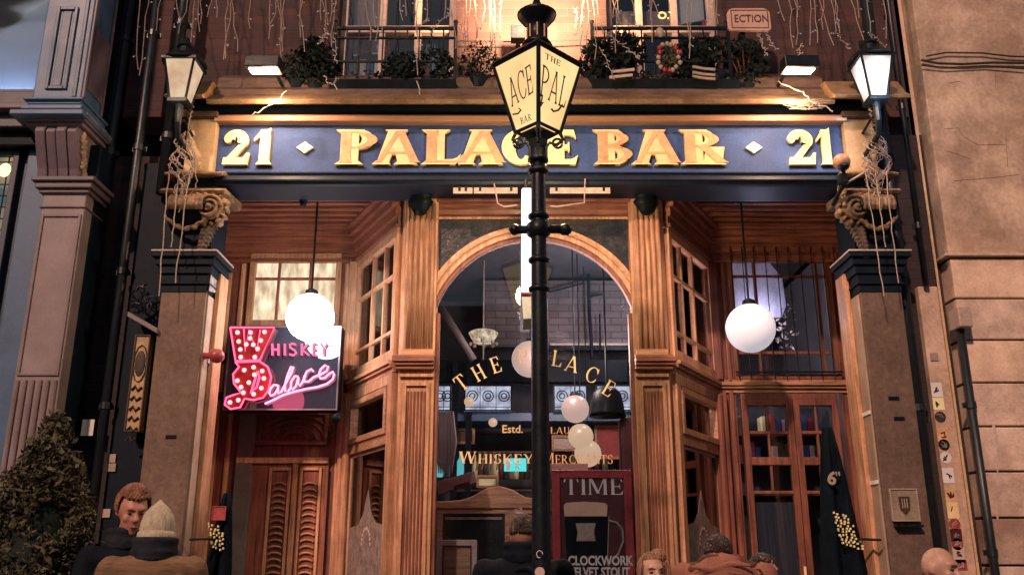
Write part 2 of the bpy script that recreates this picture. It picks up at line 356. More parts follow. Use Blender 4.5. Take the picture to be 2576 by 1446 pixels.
def flat(x0, z0, h, y, dirn=-1, sx=1):
    return lambda u, v, d: (x0 + u * h * sx, y + dirn * (1 - d) * 0 - d * 0 + (-.002 if d > .5 else 0) * 0 + (y * 0) + (-(1 - d)) * .003, z0 + v * h)
def text(name, s, loc, size, mat, parent=None, sx=1, rz=0, rx=90, ext=.002, align='CENTER', bold=0, rl=0):
    c = bpy.data.curves.new(name, 'FONT'); c.body = s; c.size = size; c.extrude = ext; c.align_x = align; c.offset = bold
    c.resolution_u = 3
    o = bpy.data.objects.new(name, c); COL.objects.link(o); c.materials.append(mat)
    bpy.context.view_layer.update(); me = bpy.data.meshes.new_from_object(o.evaluated_get(bpy.context.evaluated_depsgraph_get())); bpy.data.objects.remove(o); o = bpy.data.objects.new(name, me); COL.objects.link(o)
    o.rotation_euler = (R(rx), R(rl), R(rz)); o.scale = (sx, 1, 1)
    loc = Vector(loc)
    if parent is not None: o.parent = parent; loc = loc - Vector(parent['_o'])
    o.location = loc; return o
def leaves(mb, c, rad, n, size, shell=.45, rnd=random, cone=0):
    for i in range(n):
        while True:
            p = Vector((rnd.uniform(-1, 1), rnd.uniform(-1, 1), rnd.uniform(-1, 1)))
            if shell < p.length < 1: break
        q = Vector(c) + Vector((p.x * rad[0], p.y * rad[1], p.z * rad[2]))
        if cone:
            k = 1 - (p.z + 1) / 2 * cone; q.x = c[0] + (q.x - c[0]) * k; q.y = c[1] + (q.y - c[1]) * k
        if mnoise.noise(q * 4.5) < -.22: continue
        a = Vector((rnd.gauss(0, 1), rnd.gauss(0, 1), rnd.gauss(0, 1))).normalized(); b = a.orthogonal().normalized()
        b.rotate(Matrix.Rotation(rnd.uniform(0, 6.28), 3, a)); cc = a.cross(b)
        s = size * rnd.uniform(.6, 1.3)
        mb.add([q - b * s, q + cc * s * .45 + a * s * .12, q + b * s, q - cc * s * .45 + a * s * .12], [(0, 1, 2, 3)])
def bars(mb, x0, x1, z0, z1, y0, y1, xs, zs, wd):
    for x in xs: mb.box(x - wd / 2, x + wd / 2, y0, y1, z0, z1)
    for z in zs: mb.box(x0, x1, y0 + .002, y1 - .002, z - wd / 2, z + wd / 2)
def frame(mb, x0, x1, z0, z1, y0, y1, wd):
    mb.box(x0, x0 + wd, y0, y1, z0, z1).box(x1 - wd, x1, y0, y1, z0, z1).box(x0 + wd, x1 - wd, y0, y1, z1 - wd, z1).box(x0 + wd, x1 - wd, y0, y1, z0, z0 + wd)
# ================================================================ THE SETTING
g = MB().box(-30, 30, -30, 30, -.5, -.15).build('street', M['asphalt']); tag(g, kind='structure')
g = MB().box(-30, 30, -4.2, 6, -.149, 0).build('pavement', M['paving']); tag(g, kind='structure')
g = MB().box(-30, 30, -4.35, -4.202, -.149, .004).build('kerb', M['sand']); tag(g, kind='structure')
M['ledge'] = mk('ledge_paint', (.30, .19, .10), .55, var=.4, scale=6, bump=.4, dirt=.8)
# ================================================================ PUB BUILDING
XL, XR = -2.66, 2.955           # outer faces of the granite piers
pub = E('pub_building', (0.15, 0, 0), None, 'narrow brick pub with a carved oak front and arched window under a navy sign', 'building')
# upper storey wall with two window openings
WZ0 = PZ(262, 0) - .12; WT = 8.6
def wx(vx): return PX(vx, 90, 0)
W1 = (wx(850), wx(1145)); W2 = (wx(1527), wx(1812)); WB = 4.98; WH = 7.6
m = MB()
for a, b in ((-3.3, W1[0]), (W1[1], W2[0]), (W2[1], 3.36)): m.box(a, b, 0, .35, WZ0, WT)
for a, b in (W1, W2): m.box(a, b, 0, .35, WH, WT); m.box(a, b, 0, .35, WZ0, WB)
m.build('brick_wall', M['brick'], pub)
MB().box(-3.3, 3.36, .35, 5, 4.75, WT).build('upper_storey', M['inner'], pub) if False else None
m = MB().box(-3.3, 3.36, .35, 4.2, WT - .1, WT).box(-3.3, 3.36, 4.0, 4.2, 0, WT - .1).box(-3.4, -3.3, 0, 4.2, 4.5, WT).box(3.36, 3.4, 0, 4.2, 4.5, WT); m.build('roof', M['greyd'], pub)
def up_window(x0, x1, mull, lab):
    f = MB(); frame(f, x0, x1, WB, WH, .10, .19, .06)
    for vx in mull: x = wx(vx); f.box(x - .028, x + .028, .09, .18, WB + .06, WH - .06)
    z = PZ(76, .1); f.box(x0 + .06, x1 - .06, .085, .182, z - .035, z + .035)
    z = PZ(200, .1); f.box(x0 + .06, x1 - .06, .08, .18, z - .03, z + .03)
    o = f.build('window', M['pinkw'], pub, bevel=.004)
    MB().box(x0 + .03, x1 - .03, .14, .145, WB, WH).build('pane', M['glass'], o)
    return o
w1 = up_window(W1[0], W1[1], (957, 1047), ''); w2 = up_window(W2[0], W2[1], (1615, 1705, 1800), '')
MB().box(W1[0] - .1, W2[1] + .1, 1.6, 1.65, 4.9, 7.9).build('back_wall', M['inner'], pub)
# things behind the upper windows
m = MB()
for i in range(14):
    x = wx(878 + i * 5.5); m.tube([(x, .24 + .012 * (i % 2), PZ(70, .2)), (x + random.uniform(-.02, .02), .24, 7.5)], .018, 5)
tag(m.build('net_curtain', M['pinkw']), 'pale net curtain hanging in the left upstairs window', 'curtain')
m = MB()
for i in range(30):
    x = wx(1548 + i * 5.3); m.tube([(x, .25 + .012 * (i % 2), PZ(60, .2)), (x, .25, PZ(24, .2))], .02, 5)
tag(m.build('half_curtain', M['pinkw']), 'short grey cafe curtain across the right upstairs window', 'curtain')
tag(text('window_letters', 'O.Y', P(1678, 48, .125), .10, M['goldy'], bold=.003), 'small gold letters on the glass of the right upstairs window', 'lettering')
m = MB().prism([(wx(1722), PZ(62, .22)), (wx(1790), PZ(50, .22)), (wx(1790), PZ(-20, .22)), (wx(1715), PZ(-20, .22))], .22, .24, 'y')
tag(m.build('white_reflection', M['white']), 'bright white reflection modelled as a blind in the right upstairs window', 'blind')  # white sheet in place of a reflection on the pane
# books and boxes on the sill inside the left window
for k, (a, b, c, d, mt) in enumerate(((868, 885, 95, 118, 'white'), (888, 915, 92, 110, 'redd'), (918, 940, 95, 114, 'white'), (943, 966, 98, 118, 'redd'), (868, 884, 152, 192, 'white'), (896, 912, 150, 194, 'pinkw'), (916, 930, 155, 194, 'navy'), (934, 948, 152, 194, 'white'), (952, 968, 158, 194, 'pinkw'))):
    o = MB().box(wx(a), wx(b), .24, .4, PZ(d, .24), PZ(c, .24)).build('book', M[mt], bevel=.004)
    tag(o, ('%s book behind the left upstairs railing, %s row, %s' % ({'white': 'white', 'redd': 'red', 'pinkw': 'pale pink', 'navy': 'navy'}[mt], 'upper' if k < 4 else 'lower', ['first from left', 'second from left', 'third from left', 'fourth from left', 'first from left', 'second from left', 'third from left', 'fourth from left', 'fifth from left'][k])), 'book', 'books in the left upstairs window')
o = MB().box(wx(1062), wx(1128), .26, .5, PZ(196, .26), PZ(112, .26)).build('blue_crate', mk('teal_blue', (.02, .06, .10), .5)); tag(o, 'dark blue crate behind the railing of the left upstairs window', 'crate')
o = MB().tube([P(1772, 55, .2), P(1776, 72, .2), P(1770, 82, .2)], .03, 8)
o.ball(P(1777, 95, .2), .075, .05, .10, 12); tag(o.build('red_vase', mk('red_glass', (.55, .03, .04), .3), smooth=True), 'small red vase ornament in the right upstairs window', 'vase')
# ------------------------------------------------ entablature: ledge, frieze frame, navy mouldings
def prof(pts): return [(y, PZ(v, y)) for v, y in pts]
EX0, EX1 = -2.62, 2.92
zl = lambda v, y: PZ(v, y)
led = [(0, zl(262, 0)), (-.40, zl(264, -.40)), (-.50, zl(262, -.50)), (-.52, zl(250, -.52)), (-.46, zl(244, -.46)), (-.38, zl(238, -.38)), (-.36, zl(225, -.36)), (-.31, zl(220, -.31)), (-.29, zl(196, -.29)), (-.14, zl(190, -.14)), (0, zl(190, -.14) + .03)]
MB().prism(led[:6] + [(0, zl(238, 0))], wx(585) + .02, PX(2088, 262, -.4), 'x').build('stone_ledge', M['ledge'], pub, bevel=.004)
MB().prism([(0, zl(238, -.375))] + [(-.375, zl(238, -.375))] + led[6:], wx(585) + .02, PX(2088, 262, -.4), 'x').build('lead_flashing', M['brownst'], pub, bevel=.004)
# raised ledge blocks over the piers
for a, b in ((PX(425, 240, -.5), wx(585) + .018), (PX(2089, 240, -.5), PX(2278, 240, -.5))):
    pr = [(0, zl(250, 0)), (-.46, zl(250, -.46)), (-.58, zl(246, -.58)), (-.60, zl(238, -.60)), (-.52, zl(232, -.52)), (-.44, zl(215, -.44)), (-.40, zl(205, -.40)), (0, zl(195, -.3))]
    MB().prism(pr, a, b, 'x').build('ledge_block', M['ledge'], pub, bevel=.004)
m = MB().box(EX0, EX1, -.27, 0, zl(290, -.34), zl(262, -.3)); m.build('shadow_moulding', M['blackn'], pub)
m = MB().prism([(-.24, zl(308, -.34)), (-.345, zl(308, -.345)), (-.37, zl(304, -.37)), (-.38, zl(292, -.38)), (-.36, zl(289, -.36)), (-.24, zl(289, -.36))], PX(541, 300, -.35), PX(2128, 300, -.35), 'x')
m.build('frieze_frame', mk('pink_wood', (.50, .27, .17), .45, var=.25, scale=3, stretch=HG, bump=.3, coat=.2), pub, bevel=.003)
m = MB().prism([(0, zl(440, -.34)), (-.33, zl(440, -.34)), (-.36, zl(444, -.36)), (-.37, zl(452, -.37)), (-.345, zl(455, -.345)), (-.335, zl(464, -.335)), (-.30, zl(470, -.30)), (0, zl(470, -.3))], PX(541, 450, -.35), PX(2128, 450, -.35), 'x')
m.build('navy_moulding', mk('navy_gloss', (.010, .018, .040), .5, var=.3, scale=4, bump=.05, spec=.3), pub, bevel=.003)
MB().box(EX0, EX1, -.24, 0, zl(470, -.24), zl(262, -.24)).build('frieze_backing', M['blackn'], pub)
# ------------------------------------------------ sign board with raised letters
FY = -.285
sg = E('pub_sign', P(1335, 437, FY), None, 'long navy fascia sign with raised gold letters reading 21 PALACE BAR 21', 'sign')
sx0, sx1 = PX(543, 372, FY), PX(2127, 372, FY); sz0, sz1 = PZ(438.5, FY), PZ(308, FY)
MB().box(sx0, sx1, FY, -.245, sz0, sz1).build('board', M['navy'], sg)
m = MB(); frame(m, sx0, sx1, sz0, sz1, FY - .018, FY - .0005, .012); m.build('edging', M['blackn'], sg)
LT = [('2', 565, 633, 0), ('1', 637, 688, 0), ('P', 845, 941, 1), ('A', 938, 1056, 1), ('L', 1060, 1160, 1), ('A', 1147, 1270, 1), ('C', 1262, 1352, 0), ('E', 1363, 1455, 0),
      ('B', 1491, 1583, 1), ('A', 1585, 1707, 1), ('R', 1708, 1827, 1), ('2', 1980, 2050, 0), ('1', 2050, 2092, 0)]
lz0, lz1 = PZ(418, FY), PZ(331, FY); LH = lz1 - lz0
for ch, a, b, cu in LT:
    x0, x1 = PX(a, 375, FY), PX(b, 375, FY)
    kw = dict(w=.30, t=.15, sf=.09); gw = glyph(ch, **kw)[1]; s = (x1 - x0) / gw
    m = MB(); word(m, ch, lambda u, v, d: (x0 + u * s, FY - .035 + d, lz0 + v * LH), 0, .033, **kw)
    o = m.build('letter', M['gold' if cu else 'goldy'], sg)
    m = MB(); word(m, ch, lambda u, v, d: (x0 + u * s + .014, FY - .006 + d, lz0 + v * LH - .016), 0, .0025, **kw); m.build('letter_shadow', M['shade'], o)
    if cu:
        kw2 = dict(w=.17, t=.06, sf=.03); kk = .058
        m = MB(); word(m, ch, lambda u, v, d: (x0 + (u + .065) * s, FY - .0395 + d, lz0 + (v * .90 + .05) * LH), 0, .003, **kw2); m.build('inlay', M['copper'], o)
for a in (768, 1895):
    c = P(a, 374, FY); m = MB()
    q = [(c.x - .066, c.z), (c.x, c.z - .05), (c.x + .066, c.z), (c.x, c.z + .05)]
    m.prism(q, FY - .025, FY - .001, 'y'); m.build('diamond', M['goldy'], sg)
# ------------------------------------------------ granite piers with capitals and carved scroll brackets
M['carved'] = mk('weathered_carving', (.26, .165, .095), .7, var=.75, scale=16, bump=.8, dirt=1.0); M['carvedd'] = mk('dark_carving', (.075, .05, .038), .75, var=.8, scale=18, bump=.8)
def remesh(o, v, sm=3):
    r = o.modifiers.new('remesh', 'REMESH'); r.mode = 'VOXEL'; r.voxel_size = v; r.use_smooth_shade = True
    if sm: s = o.modifiers.new('smooth', 'SMOOTH'); s.iterations = sm; s.factor = .5
def pier(x0, x1, inner, sgn):
    """inner = +1 when the shopfront is to its right"""
    pr = E('pier', ((x0 + x1) / 2, 0, 0), pub); YF = -.35
    z = lambda v, y=YF: PZ(v, y)
    zt = z(735)
    MB().box(x0, x1, YF, .02, .35, zt).build('shaft', M['gran'], pr, bevel=.006)
    MB().box(x0 - .03, x1 + .03, YF - .04, .02, 0, .35).build('base', M['gran'], pr, bevel=.01)
    # paler strip that paints the globes' light onto the inner return
    xi = x1 if inner > 0 else x0
    a, b = (xi - .02, xi + .012) if inner > 0 else (xi - .012, xi + .02)
    MB().box(a, b, YF + .03, .0, .3, zt - .01).build('lit_return', M['gran_l'], pr, bevel=.004)
    a, b = (xi + .013, xi + .05) if inner > 0 else (xi - .05, xi - .013)
    MB().box(a, b, YF + .16, .0, .3, zt + .2).build('timber_strip', M['oak'], pr, bevel=.006)
    # stepped capital
    m = MB()
    for (va, vb, o) in ((735, 716, .004), (716, 711, .022), (711, 690, .010), (690, 670, .030), (670, 652, .052), (652, 640, .078)):
        m.box(x0 - o, x1 + o, YF - o, 0, z(va), z(vb))
    m.build('capital', M['blackn'], pr, bevel=.004)
    MB().box(x0 - .082, x1 + .082, YF - .084, -.0, z(640), z(640) + .014).build('fillet', M['pinkw'], pr, bevel=.003)
    # dark panel and scroll
    MB().box(x0 + .004, x1 - .004, YF + .01, 0, z(640) + .014, z(436)).build('bracket_block', M['blackn'], pr)
    m = MB(); zc = z(532); n = 22; pts = []
    pf = [(YF + .02, z(585)), (YF - .06, z(575)), (YF - .13, z(556)), (YF - .17, z(535)), (YF - .16, z(515)), (YF - .08, z(502)), (YF + .02, z(500))]
    m.prism(pf, x0 + .02, x1 - .02, 'x'); m.build('scroll_cushion', M['black'], pr, bevel=.01)
    m = MB(); nf = 8
    for i in range(nf):
        x = x0 + .03 + (x1 - x0 - .06) * (i + .5) / nf; r = (x1 - x0 - .06) / nf * .46
        m.tube([(x, YF - .05, z(503)), (x, YF - .13, z(509)), (x, YF - .175, z(522)), (x, YF - .18, z(536)), (x, YF - .16, z(546))], r, 8)
    remesh(m.build('fluting', M['carved'], pr, smooth=True), .008, 1)
    # volute at the inner corner
    xc = x1 + .0 if inner > 0 else x0 - .0
    c = Vector((xc, YF - .10, z(535))); m = MB(); rnd = random.Random(3)
    # carved scroll: a thick disc with a raised spiral, backed by acanthus lobes
    m.tube([(c.x, c.y + .10, c.z), (c.x, c.y - .02, c.z)], [.085, .098], 20)
    pts = []; rs = []
    for i in range(44):
        t = i / 43 * 4.4 * math.pi; rr = .098 * (1 - i / 50); pts.append((c.x + inner * rr * math.cos(t), c.y - .03 - .018 * i / 43, c.z + rr * math.sin(t))); rs.append(.016 * (1 - i / 80))
    m.tube(pts, rs, 8); m.ball((c.x, c.y - .05, c.z), .022, .02, .022)
    for k in range(13):
        t = k / 13 * 6.28; m.ball((c.x + .115 * math.cos(t), c.y + .05, c.z + .12 * math.sin(t)), .022 + .012 * (k % 2), .06, .022 + .014 * (k % 2), 8)
    for k in range(5): m.ball((c.x - inner * (.02 + .03 * k), c.y + .03, c.z + .10 + .012 * (k % 2)), .028, .06, .022, 8)
    remesh(m.build('volute', M['carved'], pr, smooth=True), .006, 1)
    m = MB()
    for k in range(9):
        t = k / 8; w_ = .075 * (1 - .72 * t); cz = c.z - .11 - .26 * t; cx = c.x - inner * .06 * t
        m.ball((cx, c.y + .07, cz), w_ * .6, .045, .034, 8)
        for sx in (-1, 1): m.tube([(cx, c.y + .05, cz + .02), (cx + sx * w_ * .7, c.y + .035, cz + .004), (cx + sx * w_, c.y + .05, cz - .022)], [.016, .017, .006], 7)
    remesh(m.build('leaf_drop', M['carvedd'], pr, smooth=True), .006, 1)
    m = MB()
    for k in range(23):
        t = k / 22; x = x0 + .01 + (x1 - x0 - .02) * t; m.ball((x + rnd.uniform(-.004, .004), YF - .10, z(566) - .10 * math.sin(math.pi * t) + .03 + rnd.uniform(-.008, .008)), rnd.uniform(.013, .022), .024, rnd.uniform(.014, .024), 7)
    remesh(m.build('garland', M['carved'], pr, smooth=True), .008, 1)
    # ledges under and over the frieze block
    m = MB().prism([(0, z(492)), (YF - .02, z(492)), (YF - .10, z(487, YF - .1)), (YF - .12, z(478, YF - .12)), (YF - .08, z(474, YF - .08)), (0, z(470))], x0 - .06, x1 + .10 * (inner > 0) + .05 * (inner < 0) - 0, 'x'); m.build('lower_ledge', M['carved'], pr, bevel=.004)
    m = MB().prism([(0, z(446)), (YF - .02, z(446)), (YF - .08, z(440, YF - .08)), (YF - .09, z(434, YF - .09)), (YF, z(432)), (0, z(432))], x0 - .05, x1 + .06, 'x'); m.build('upper_ledge', M['carved'], pr, bevel=.004)
    MB().box(x0 + .02, x1 - .02, YF + .03, 0, z(470), z(446)).build('neck', M['black'], pr)
    a, b = (x0 + .06, PX(541, 370, YF) - .004) if inner > 0 else (PX(2128, 370, YF) + .004, x1 - .06)
    MB().box(a, b, YF, 0, z(432), z(300)).build('frieze_block', M['cream'], pr, bevel=.006)
    MB().box(a - .02, b + .012, YF - .05, 0, z(300), z(286)).build('block_cap', M['brownst'], pr, bevel=.006)
    return pr
pl = pier(XL, -2.32, 1, 1); prr = pier(2.64, XR, -1, 1)
# sill ledge stubs where the transom rail meets the piers
# ------------------------------------------------ timber shopfront
CL0, CL1, CR0, CR1 = -.87, -.60, .95, 1.215       # columns
SP = .175                                          # centre of the arch
zc = lambda v, y=0: PZ(v, y)
TR = 2.98                                          # transom rail height
def column(x0, x1, inner):
    cn = E('column', ((x0 + x1) / 2, 0, 0), pub)
    s = -inner  # side facing the lobby
    z0, z1 = TR + .03, zc(498, -.05)
    lob = x0 if inner > 0 else x1
    # upper clustered shaft
    if inner > 0: poly = [(x0 - .05, .16), (x0 - .02, .02), (x0 + .02, -.05), (x1, -.05), (x1, .12)]
    else: poly = [(x1 + .05, .16), (x1 + .02, .02), (x1 - .02, -.05), (x0, -.05), (x0, .12)]
    MB().prism(poly, z0, z1 + .1, 'z').build('shaft', M['oak'], cn, bevel=.004)
    m = MB(); k = 5
    for i in range(k):
        x = x0 + .035 + (x1 - x0 - .05) * (i + .5) / k; m.tube([(x, -.052, z0 + .06), (x, -.052, z1 - .01 - .02 * abs(i - 2))], .019, 8)
    m.build('reeding', M['oak'], cn, smooth=True)
    m = MB(); m.box(x0 + .01, x1 - .005, -.085, -.05, z0, z0 + .055); m.build('shaft_foot', M['oak_h'], cn, bevel=.006)
    # capital: dark urn with gilt rings
    c = ((x0 + x1) / 2, -.09, zc(508, -.09)); m = MB()
    m.lathe([(.03, -.11), (.05, -.08), (.08, -.03), (.10, .0), (.075, .03), (.10, .05), (.10, .10)], c, 18, 1, .7); m.build('capital', M['black'], cn, smooth=True)
    m = MB(); m.lathe([(.085, .055), (.118, .062), (.118, .074), (.09, .08)], c, 20, 1, .7); m.lathe([(.085, .09), (.124, .098), (.124, .112), (.09, .12)], c, 20, 1, .7); m.build('ring', M['cream'], cn, smooth=True)
    # block at the transom rail
    m = MB()
    for (o, a, b) in ((.045, -.075, -.045), (.065, -.045, -.02), (.085, -.02, .022), (.05, .022, .04)):
        m.box(x0 - (.0 if inner < 0 else o * .6), x1 + (0 if inner > 0 else o * .6), -.05 - o, .1, TR + a, TR + b)
    m.build('rail_block', M['mahog_h'], cn, bevel=.006)
    # lower fluted pilaster
    if inner > 0: poly = [(x0 - .05, .16), (x0, -.04), (x1, -.04), (x1, .12)]
    else: poly = [(x1 + .05, .16), (x1, -.04), (x0, -.04), (x0, .12)]
    MB().prism(poly, 0, TR - .076, 'z').build('lower_pilaster', M['oak'], cn, bevel=.004)
    m = MB(); frame(m, x0 + .03, x1 - .03, .6, TR - .17, -.062, -.0405, .028); m.box(x0 + .005, x1 - .005, -.07, -.0402, TR - .13, TR - .105)
    m.build('pilaster_frame', M['oak'], cn, bevel=.003)
    m = MB()
    for i in range(6):
        x = x0 + .07 + (x1 - x0 - .14) * i / 5; m.tube([(x, -.043, .66), (x, -.043, TR - .24)], .008, 6)
    m.build('fluting', M['mahog'], cn)
    return cn
column(CL0, CL1, 1); column(CR0, CR1, -1)
# header over the arch window and bay beams
z_h0 = zc(545); z_h1 = PZ(470, -.30)
hb = MB().prism([(.10, z_h0), (.0, z_h0), (-.02, z_h0 + .012), (-.03, z_h0 + .05), (-.0, z_h0 + .06), (-.03, z_h0 + .1), (-.06, z_h0 + .11), (-.06, z_h1), (.10, z_h1)], CL1 - .01, CR0 + .01, 'x')
hb.build('header_beam', M['mahog_h'], pub, bevel=.003)
ZC = 4.45
# lobby ceilings with stepped mouldings that turn the corner
def lobby(side):
    lb = E('lobby', (-1.8 if side < 0 else 2.2, .6, 0), pub)
    if side < 0: xo, xc, xb = -2.68, CL0 - .04, -1.42     # outer, at column, back corner
    else: xo, xc, xb = 3.0, CR1 + .04, 1.80
    YB = 1.0
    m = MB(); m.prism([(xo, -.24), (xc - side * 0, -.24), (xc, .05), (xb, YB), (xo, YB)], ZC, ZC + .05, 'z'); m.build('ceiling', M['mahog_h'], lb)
    m = MB()
    for i in range(9):
        y = -.16 + i * .125; m.box(xo, xc + side * .08, y, y + .055, ZC - .03, ZC - .0005) if y < -.02 else None
    for i in range(7):
        y = .02 + i * .13
        xe = xc + (xb - xc) * max(0, (y - .05)) / (YB - .05); m.box(min(xo, xe + side * .12), max(xo, xe + side * .12), y, y + .055, ZC - .03, ZC - .0005)
    m.build('ceiling_board', M['mahog_h'], lb, bevel=.003)
    # front beam
    m = MB(); a, b = min(xo, xc), max(xo, xc)
    m.prism([(-.24, z_h1 + .004), (.02, z_h1 + .004), (.02, z_h1 + .03), (.05, z_h1 + .04), (.05, ZC - .002), (-.24, ZC - .002)], a, b, 'x'); m.build('front_beam', M['mahog_h'], lb, bevel=.003)
    # cornice steps along the angled wall and back wall
    d = Vector((xb - xc, YB - .05)).normalized(); nrm = Vector((d.y, -d.x)) * (1 if side > 0 else -1)
    if (nrm.x * (xo - xc)) < 0: nrm = -nrm
    m = MB()
    for (off, h0, h1) in ((.16, 0, .05), (.12, .05, .10), (.085, .10, .16), (.055, .16, .24), (.03, .24, .30), (.05, .30, .335)):
        p0 = Vector((xc, .05)); p1 = Vector((xb, YB)); q0 = p0 + nrm * off; yb = YB - off
        # mitre: where the offset angled line meets y = YB - off
        tt = (yb - q0.y) / d.y; q1 = q0 + d * tt
        m.prism([tuple(p0), tuple(q0), tuple(q1), tuple(p1)], ZC - h1, ZC - h0 - .0006, 'z')
        xs = sorted([xo, q1.x]);
        m.prism([(q1.x, yb), (xo, yb), (xo, YB), (xb, YB)], ZC - h1, ZC - h0 - .0006, 'z')
    m.build('cornice', M['mahog_h'], lb, bevel=.003)
    # outer return wall and jamb
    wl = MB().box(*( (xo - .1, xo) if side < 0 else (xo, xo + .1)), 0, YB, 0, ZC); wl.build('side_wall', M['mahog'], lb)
    # transom rail running round the lobby
    m = MB()
    for (off, h0, h1) in ((.03, -.07, -.035), (.055, -.035, -.01), (.075, -.01, .022), (.035, .022, .045)):
        p0 = Vector((xc, .05)); p1 = Vector((xb, YB)); q0 = p0 + nrm * off; yb = YB - off; tt = (yb - q0.y) / d.y; q1 = q0 + d * tt
        m.prism([tuple(p0), tuple(q0), tuple(q1), tuple(p1)], TR + h0, TR + h1, 'z')
        if side > 0: m.prism([(q1.x, yb), (xo, yb), (xo, YB), (xb, YB)], TR + h0, TR + h1, 'z')
    m.build('transom_rail', M['oak_h'], lb, bevel=.004)
    # angled window wall: local frame along d
    L = (Vector((xb, YB)) - Vector((xc, .05))).length
    T = Matrix.Translation((xc, .05, 0)) @ Matrix(((d.x, nrm.x, 0, 0), (d.y, nrm.y, 0, 0), (0, 0, 1, 0), (0, 0, 0, 1)))
    def A(): q = MB(); q.m = T; return q
    zt = ZC - .335
    m = A(); frame(m, .0, L, TR + .045, zt, -.05, .03, .075); o = m.build('upper_window', M['oak'], lb, bevel=.005)
    m = A(); bars(m, .07, L - .07, TR + .12, zt - .07, -.02, .012, (.33, .62), (zt - .38, TR + .28), .026); m.build('glazing_bar', M['oak'], o)
    A().box(.06, L - .06, -.012, -.008, TR + .1, zt - .06).build('pane', M['glass'], o)
    m = A(); frame(m, .0, L, .5, TR - .075, -.05, .035, .085); o = m.build('lower_window', M['oak'], lb, bevel=.005)
    m = A().box(.08, L - .08, -.045, .03, 2.36, 2.44); frame(m, .09, L - .09, 2.44, TR - .17, -.03, .045, .05); m.build('glazing_bar', M['oak_h'], o, bevel=.004)
    A().box(.08, L - .08, -.012, -.008, 2.44, TR - .15).build('pane', M['glass'], o)
    A().box(.08, L - .08, -.012, -.008, .6, 2.36).build('pane', M['glass_t'], o)
    # etched pattern with a pointed arch on the lower pane
    m = A(); cx = L / 2
    pts = [(.085, 1.75), (cx - .2, 1.78), (cx - .09, 1.86), (cx, 2.04), (cx + .09, 1.86), (cx + .2, 1.78), (L - .085, 1.75), (L - .085, .62), (.085, .62)]
    m.prism(pts, -.007, -.004, 'y'); m.build('etching', mk('etched_glass', (.26, .20, .175), .7, var=.5, scale=22, bump=.4, stretch=(1, 1, .6)), o)
    m = A(); frame(m, .085, L - .085, .62, 2.355, -.0035, -.001, .022)
    for k in range(11):
        t = math.pi * k / 10; m.ball((cx + .1 * math.cos(t), -.002, 1.62 + .12 * math.sin(t)), .016, .004, .016, 6)
    m.build('etched_border', M['pinkw'], o)
    # corner post
    px = xb; m = MB(); m.box(px - .075, px + .075, YB - .09, YB + .06, 0, TR - .08).box(px - .06, px + .06, YB - .075, YB + .06, TR + .04, zt); m.tube([(px - side * .0, YB - .10, .1), (px, YB - .10, TR - .1)], .035, 8)
    m.build('corner_post', M['oak' if side < 0 else 'mahog'], lb, bevel=.008)
    return lb, T, d, nrm, L
lobL = lobby(-1); lobR = lobby(1)
# ---------------------------------------------------------------- back walls of the lobbies with doors
YB = 1.0
def bx(vx, vy=900): return PX(vx, vy, YB)
zb = lambda v: PZ(v, YB)
lb = lobL[0]; ob = -2.68
# left: lit transom light over a carved door
dx0, dx1 = bx(640, 735), bx(848, 735)
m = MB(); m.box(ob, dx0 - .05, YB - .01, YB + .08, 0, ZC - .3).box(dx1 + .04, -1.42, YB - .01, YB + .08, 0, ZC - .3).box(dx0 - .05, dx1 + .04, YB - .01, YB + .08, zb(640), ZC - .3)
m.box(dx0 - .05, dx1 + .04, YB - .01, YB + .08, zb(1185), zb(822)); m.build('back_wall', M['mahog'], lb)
m = MB()
for x in (ob + .10, ob + .22, dx1 + .09, dx1 + .17): m.box(x - .022, x + .022, YB - .035, YB - .0102, .1, ZC - .34)
m.build('reeded_pilaster', M['oak'], lb, bevel=.012)
m = MB(); frame(m, dx0 - .05, dx1 + .04, zb(822), zb(640), YB - .045, YB + .03, .055); o = m.build('transom_window', M['oak'], lb, bevel=.006)
m = MB(); bars(m, dx0, dx1, zb(816), zb(646), YB - .03, YB + .0, (bx(703, 700), bx(782, 700)), (zb(703),), .022); m.build('glazing_bar', M['mahog'], o)
MB().box(dx0, dx1, YB + .001, YB + .006, zb(818), zb(644)).build('pane', M['e_trans'], o)
# panel with carved lunette
m = MB(); frame(m, dx0 + .06, dx1 - .0, zb(1120), zb(1035), YB - .05, YB - .0105, .035)
cx = bx(745, 1100)
for k in range(4):
    r = .09 + k * .055; m.tube([(cx + r * 1.3 * math.cos(R(a)), YB - .03, zb(1112) + r * math.sin(R(a)) * .9) for a in range(10, 171, 16)], .011, 5)
m.build('carved_lunette', M['mahog_h'], lb, bevel=.004)
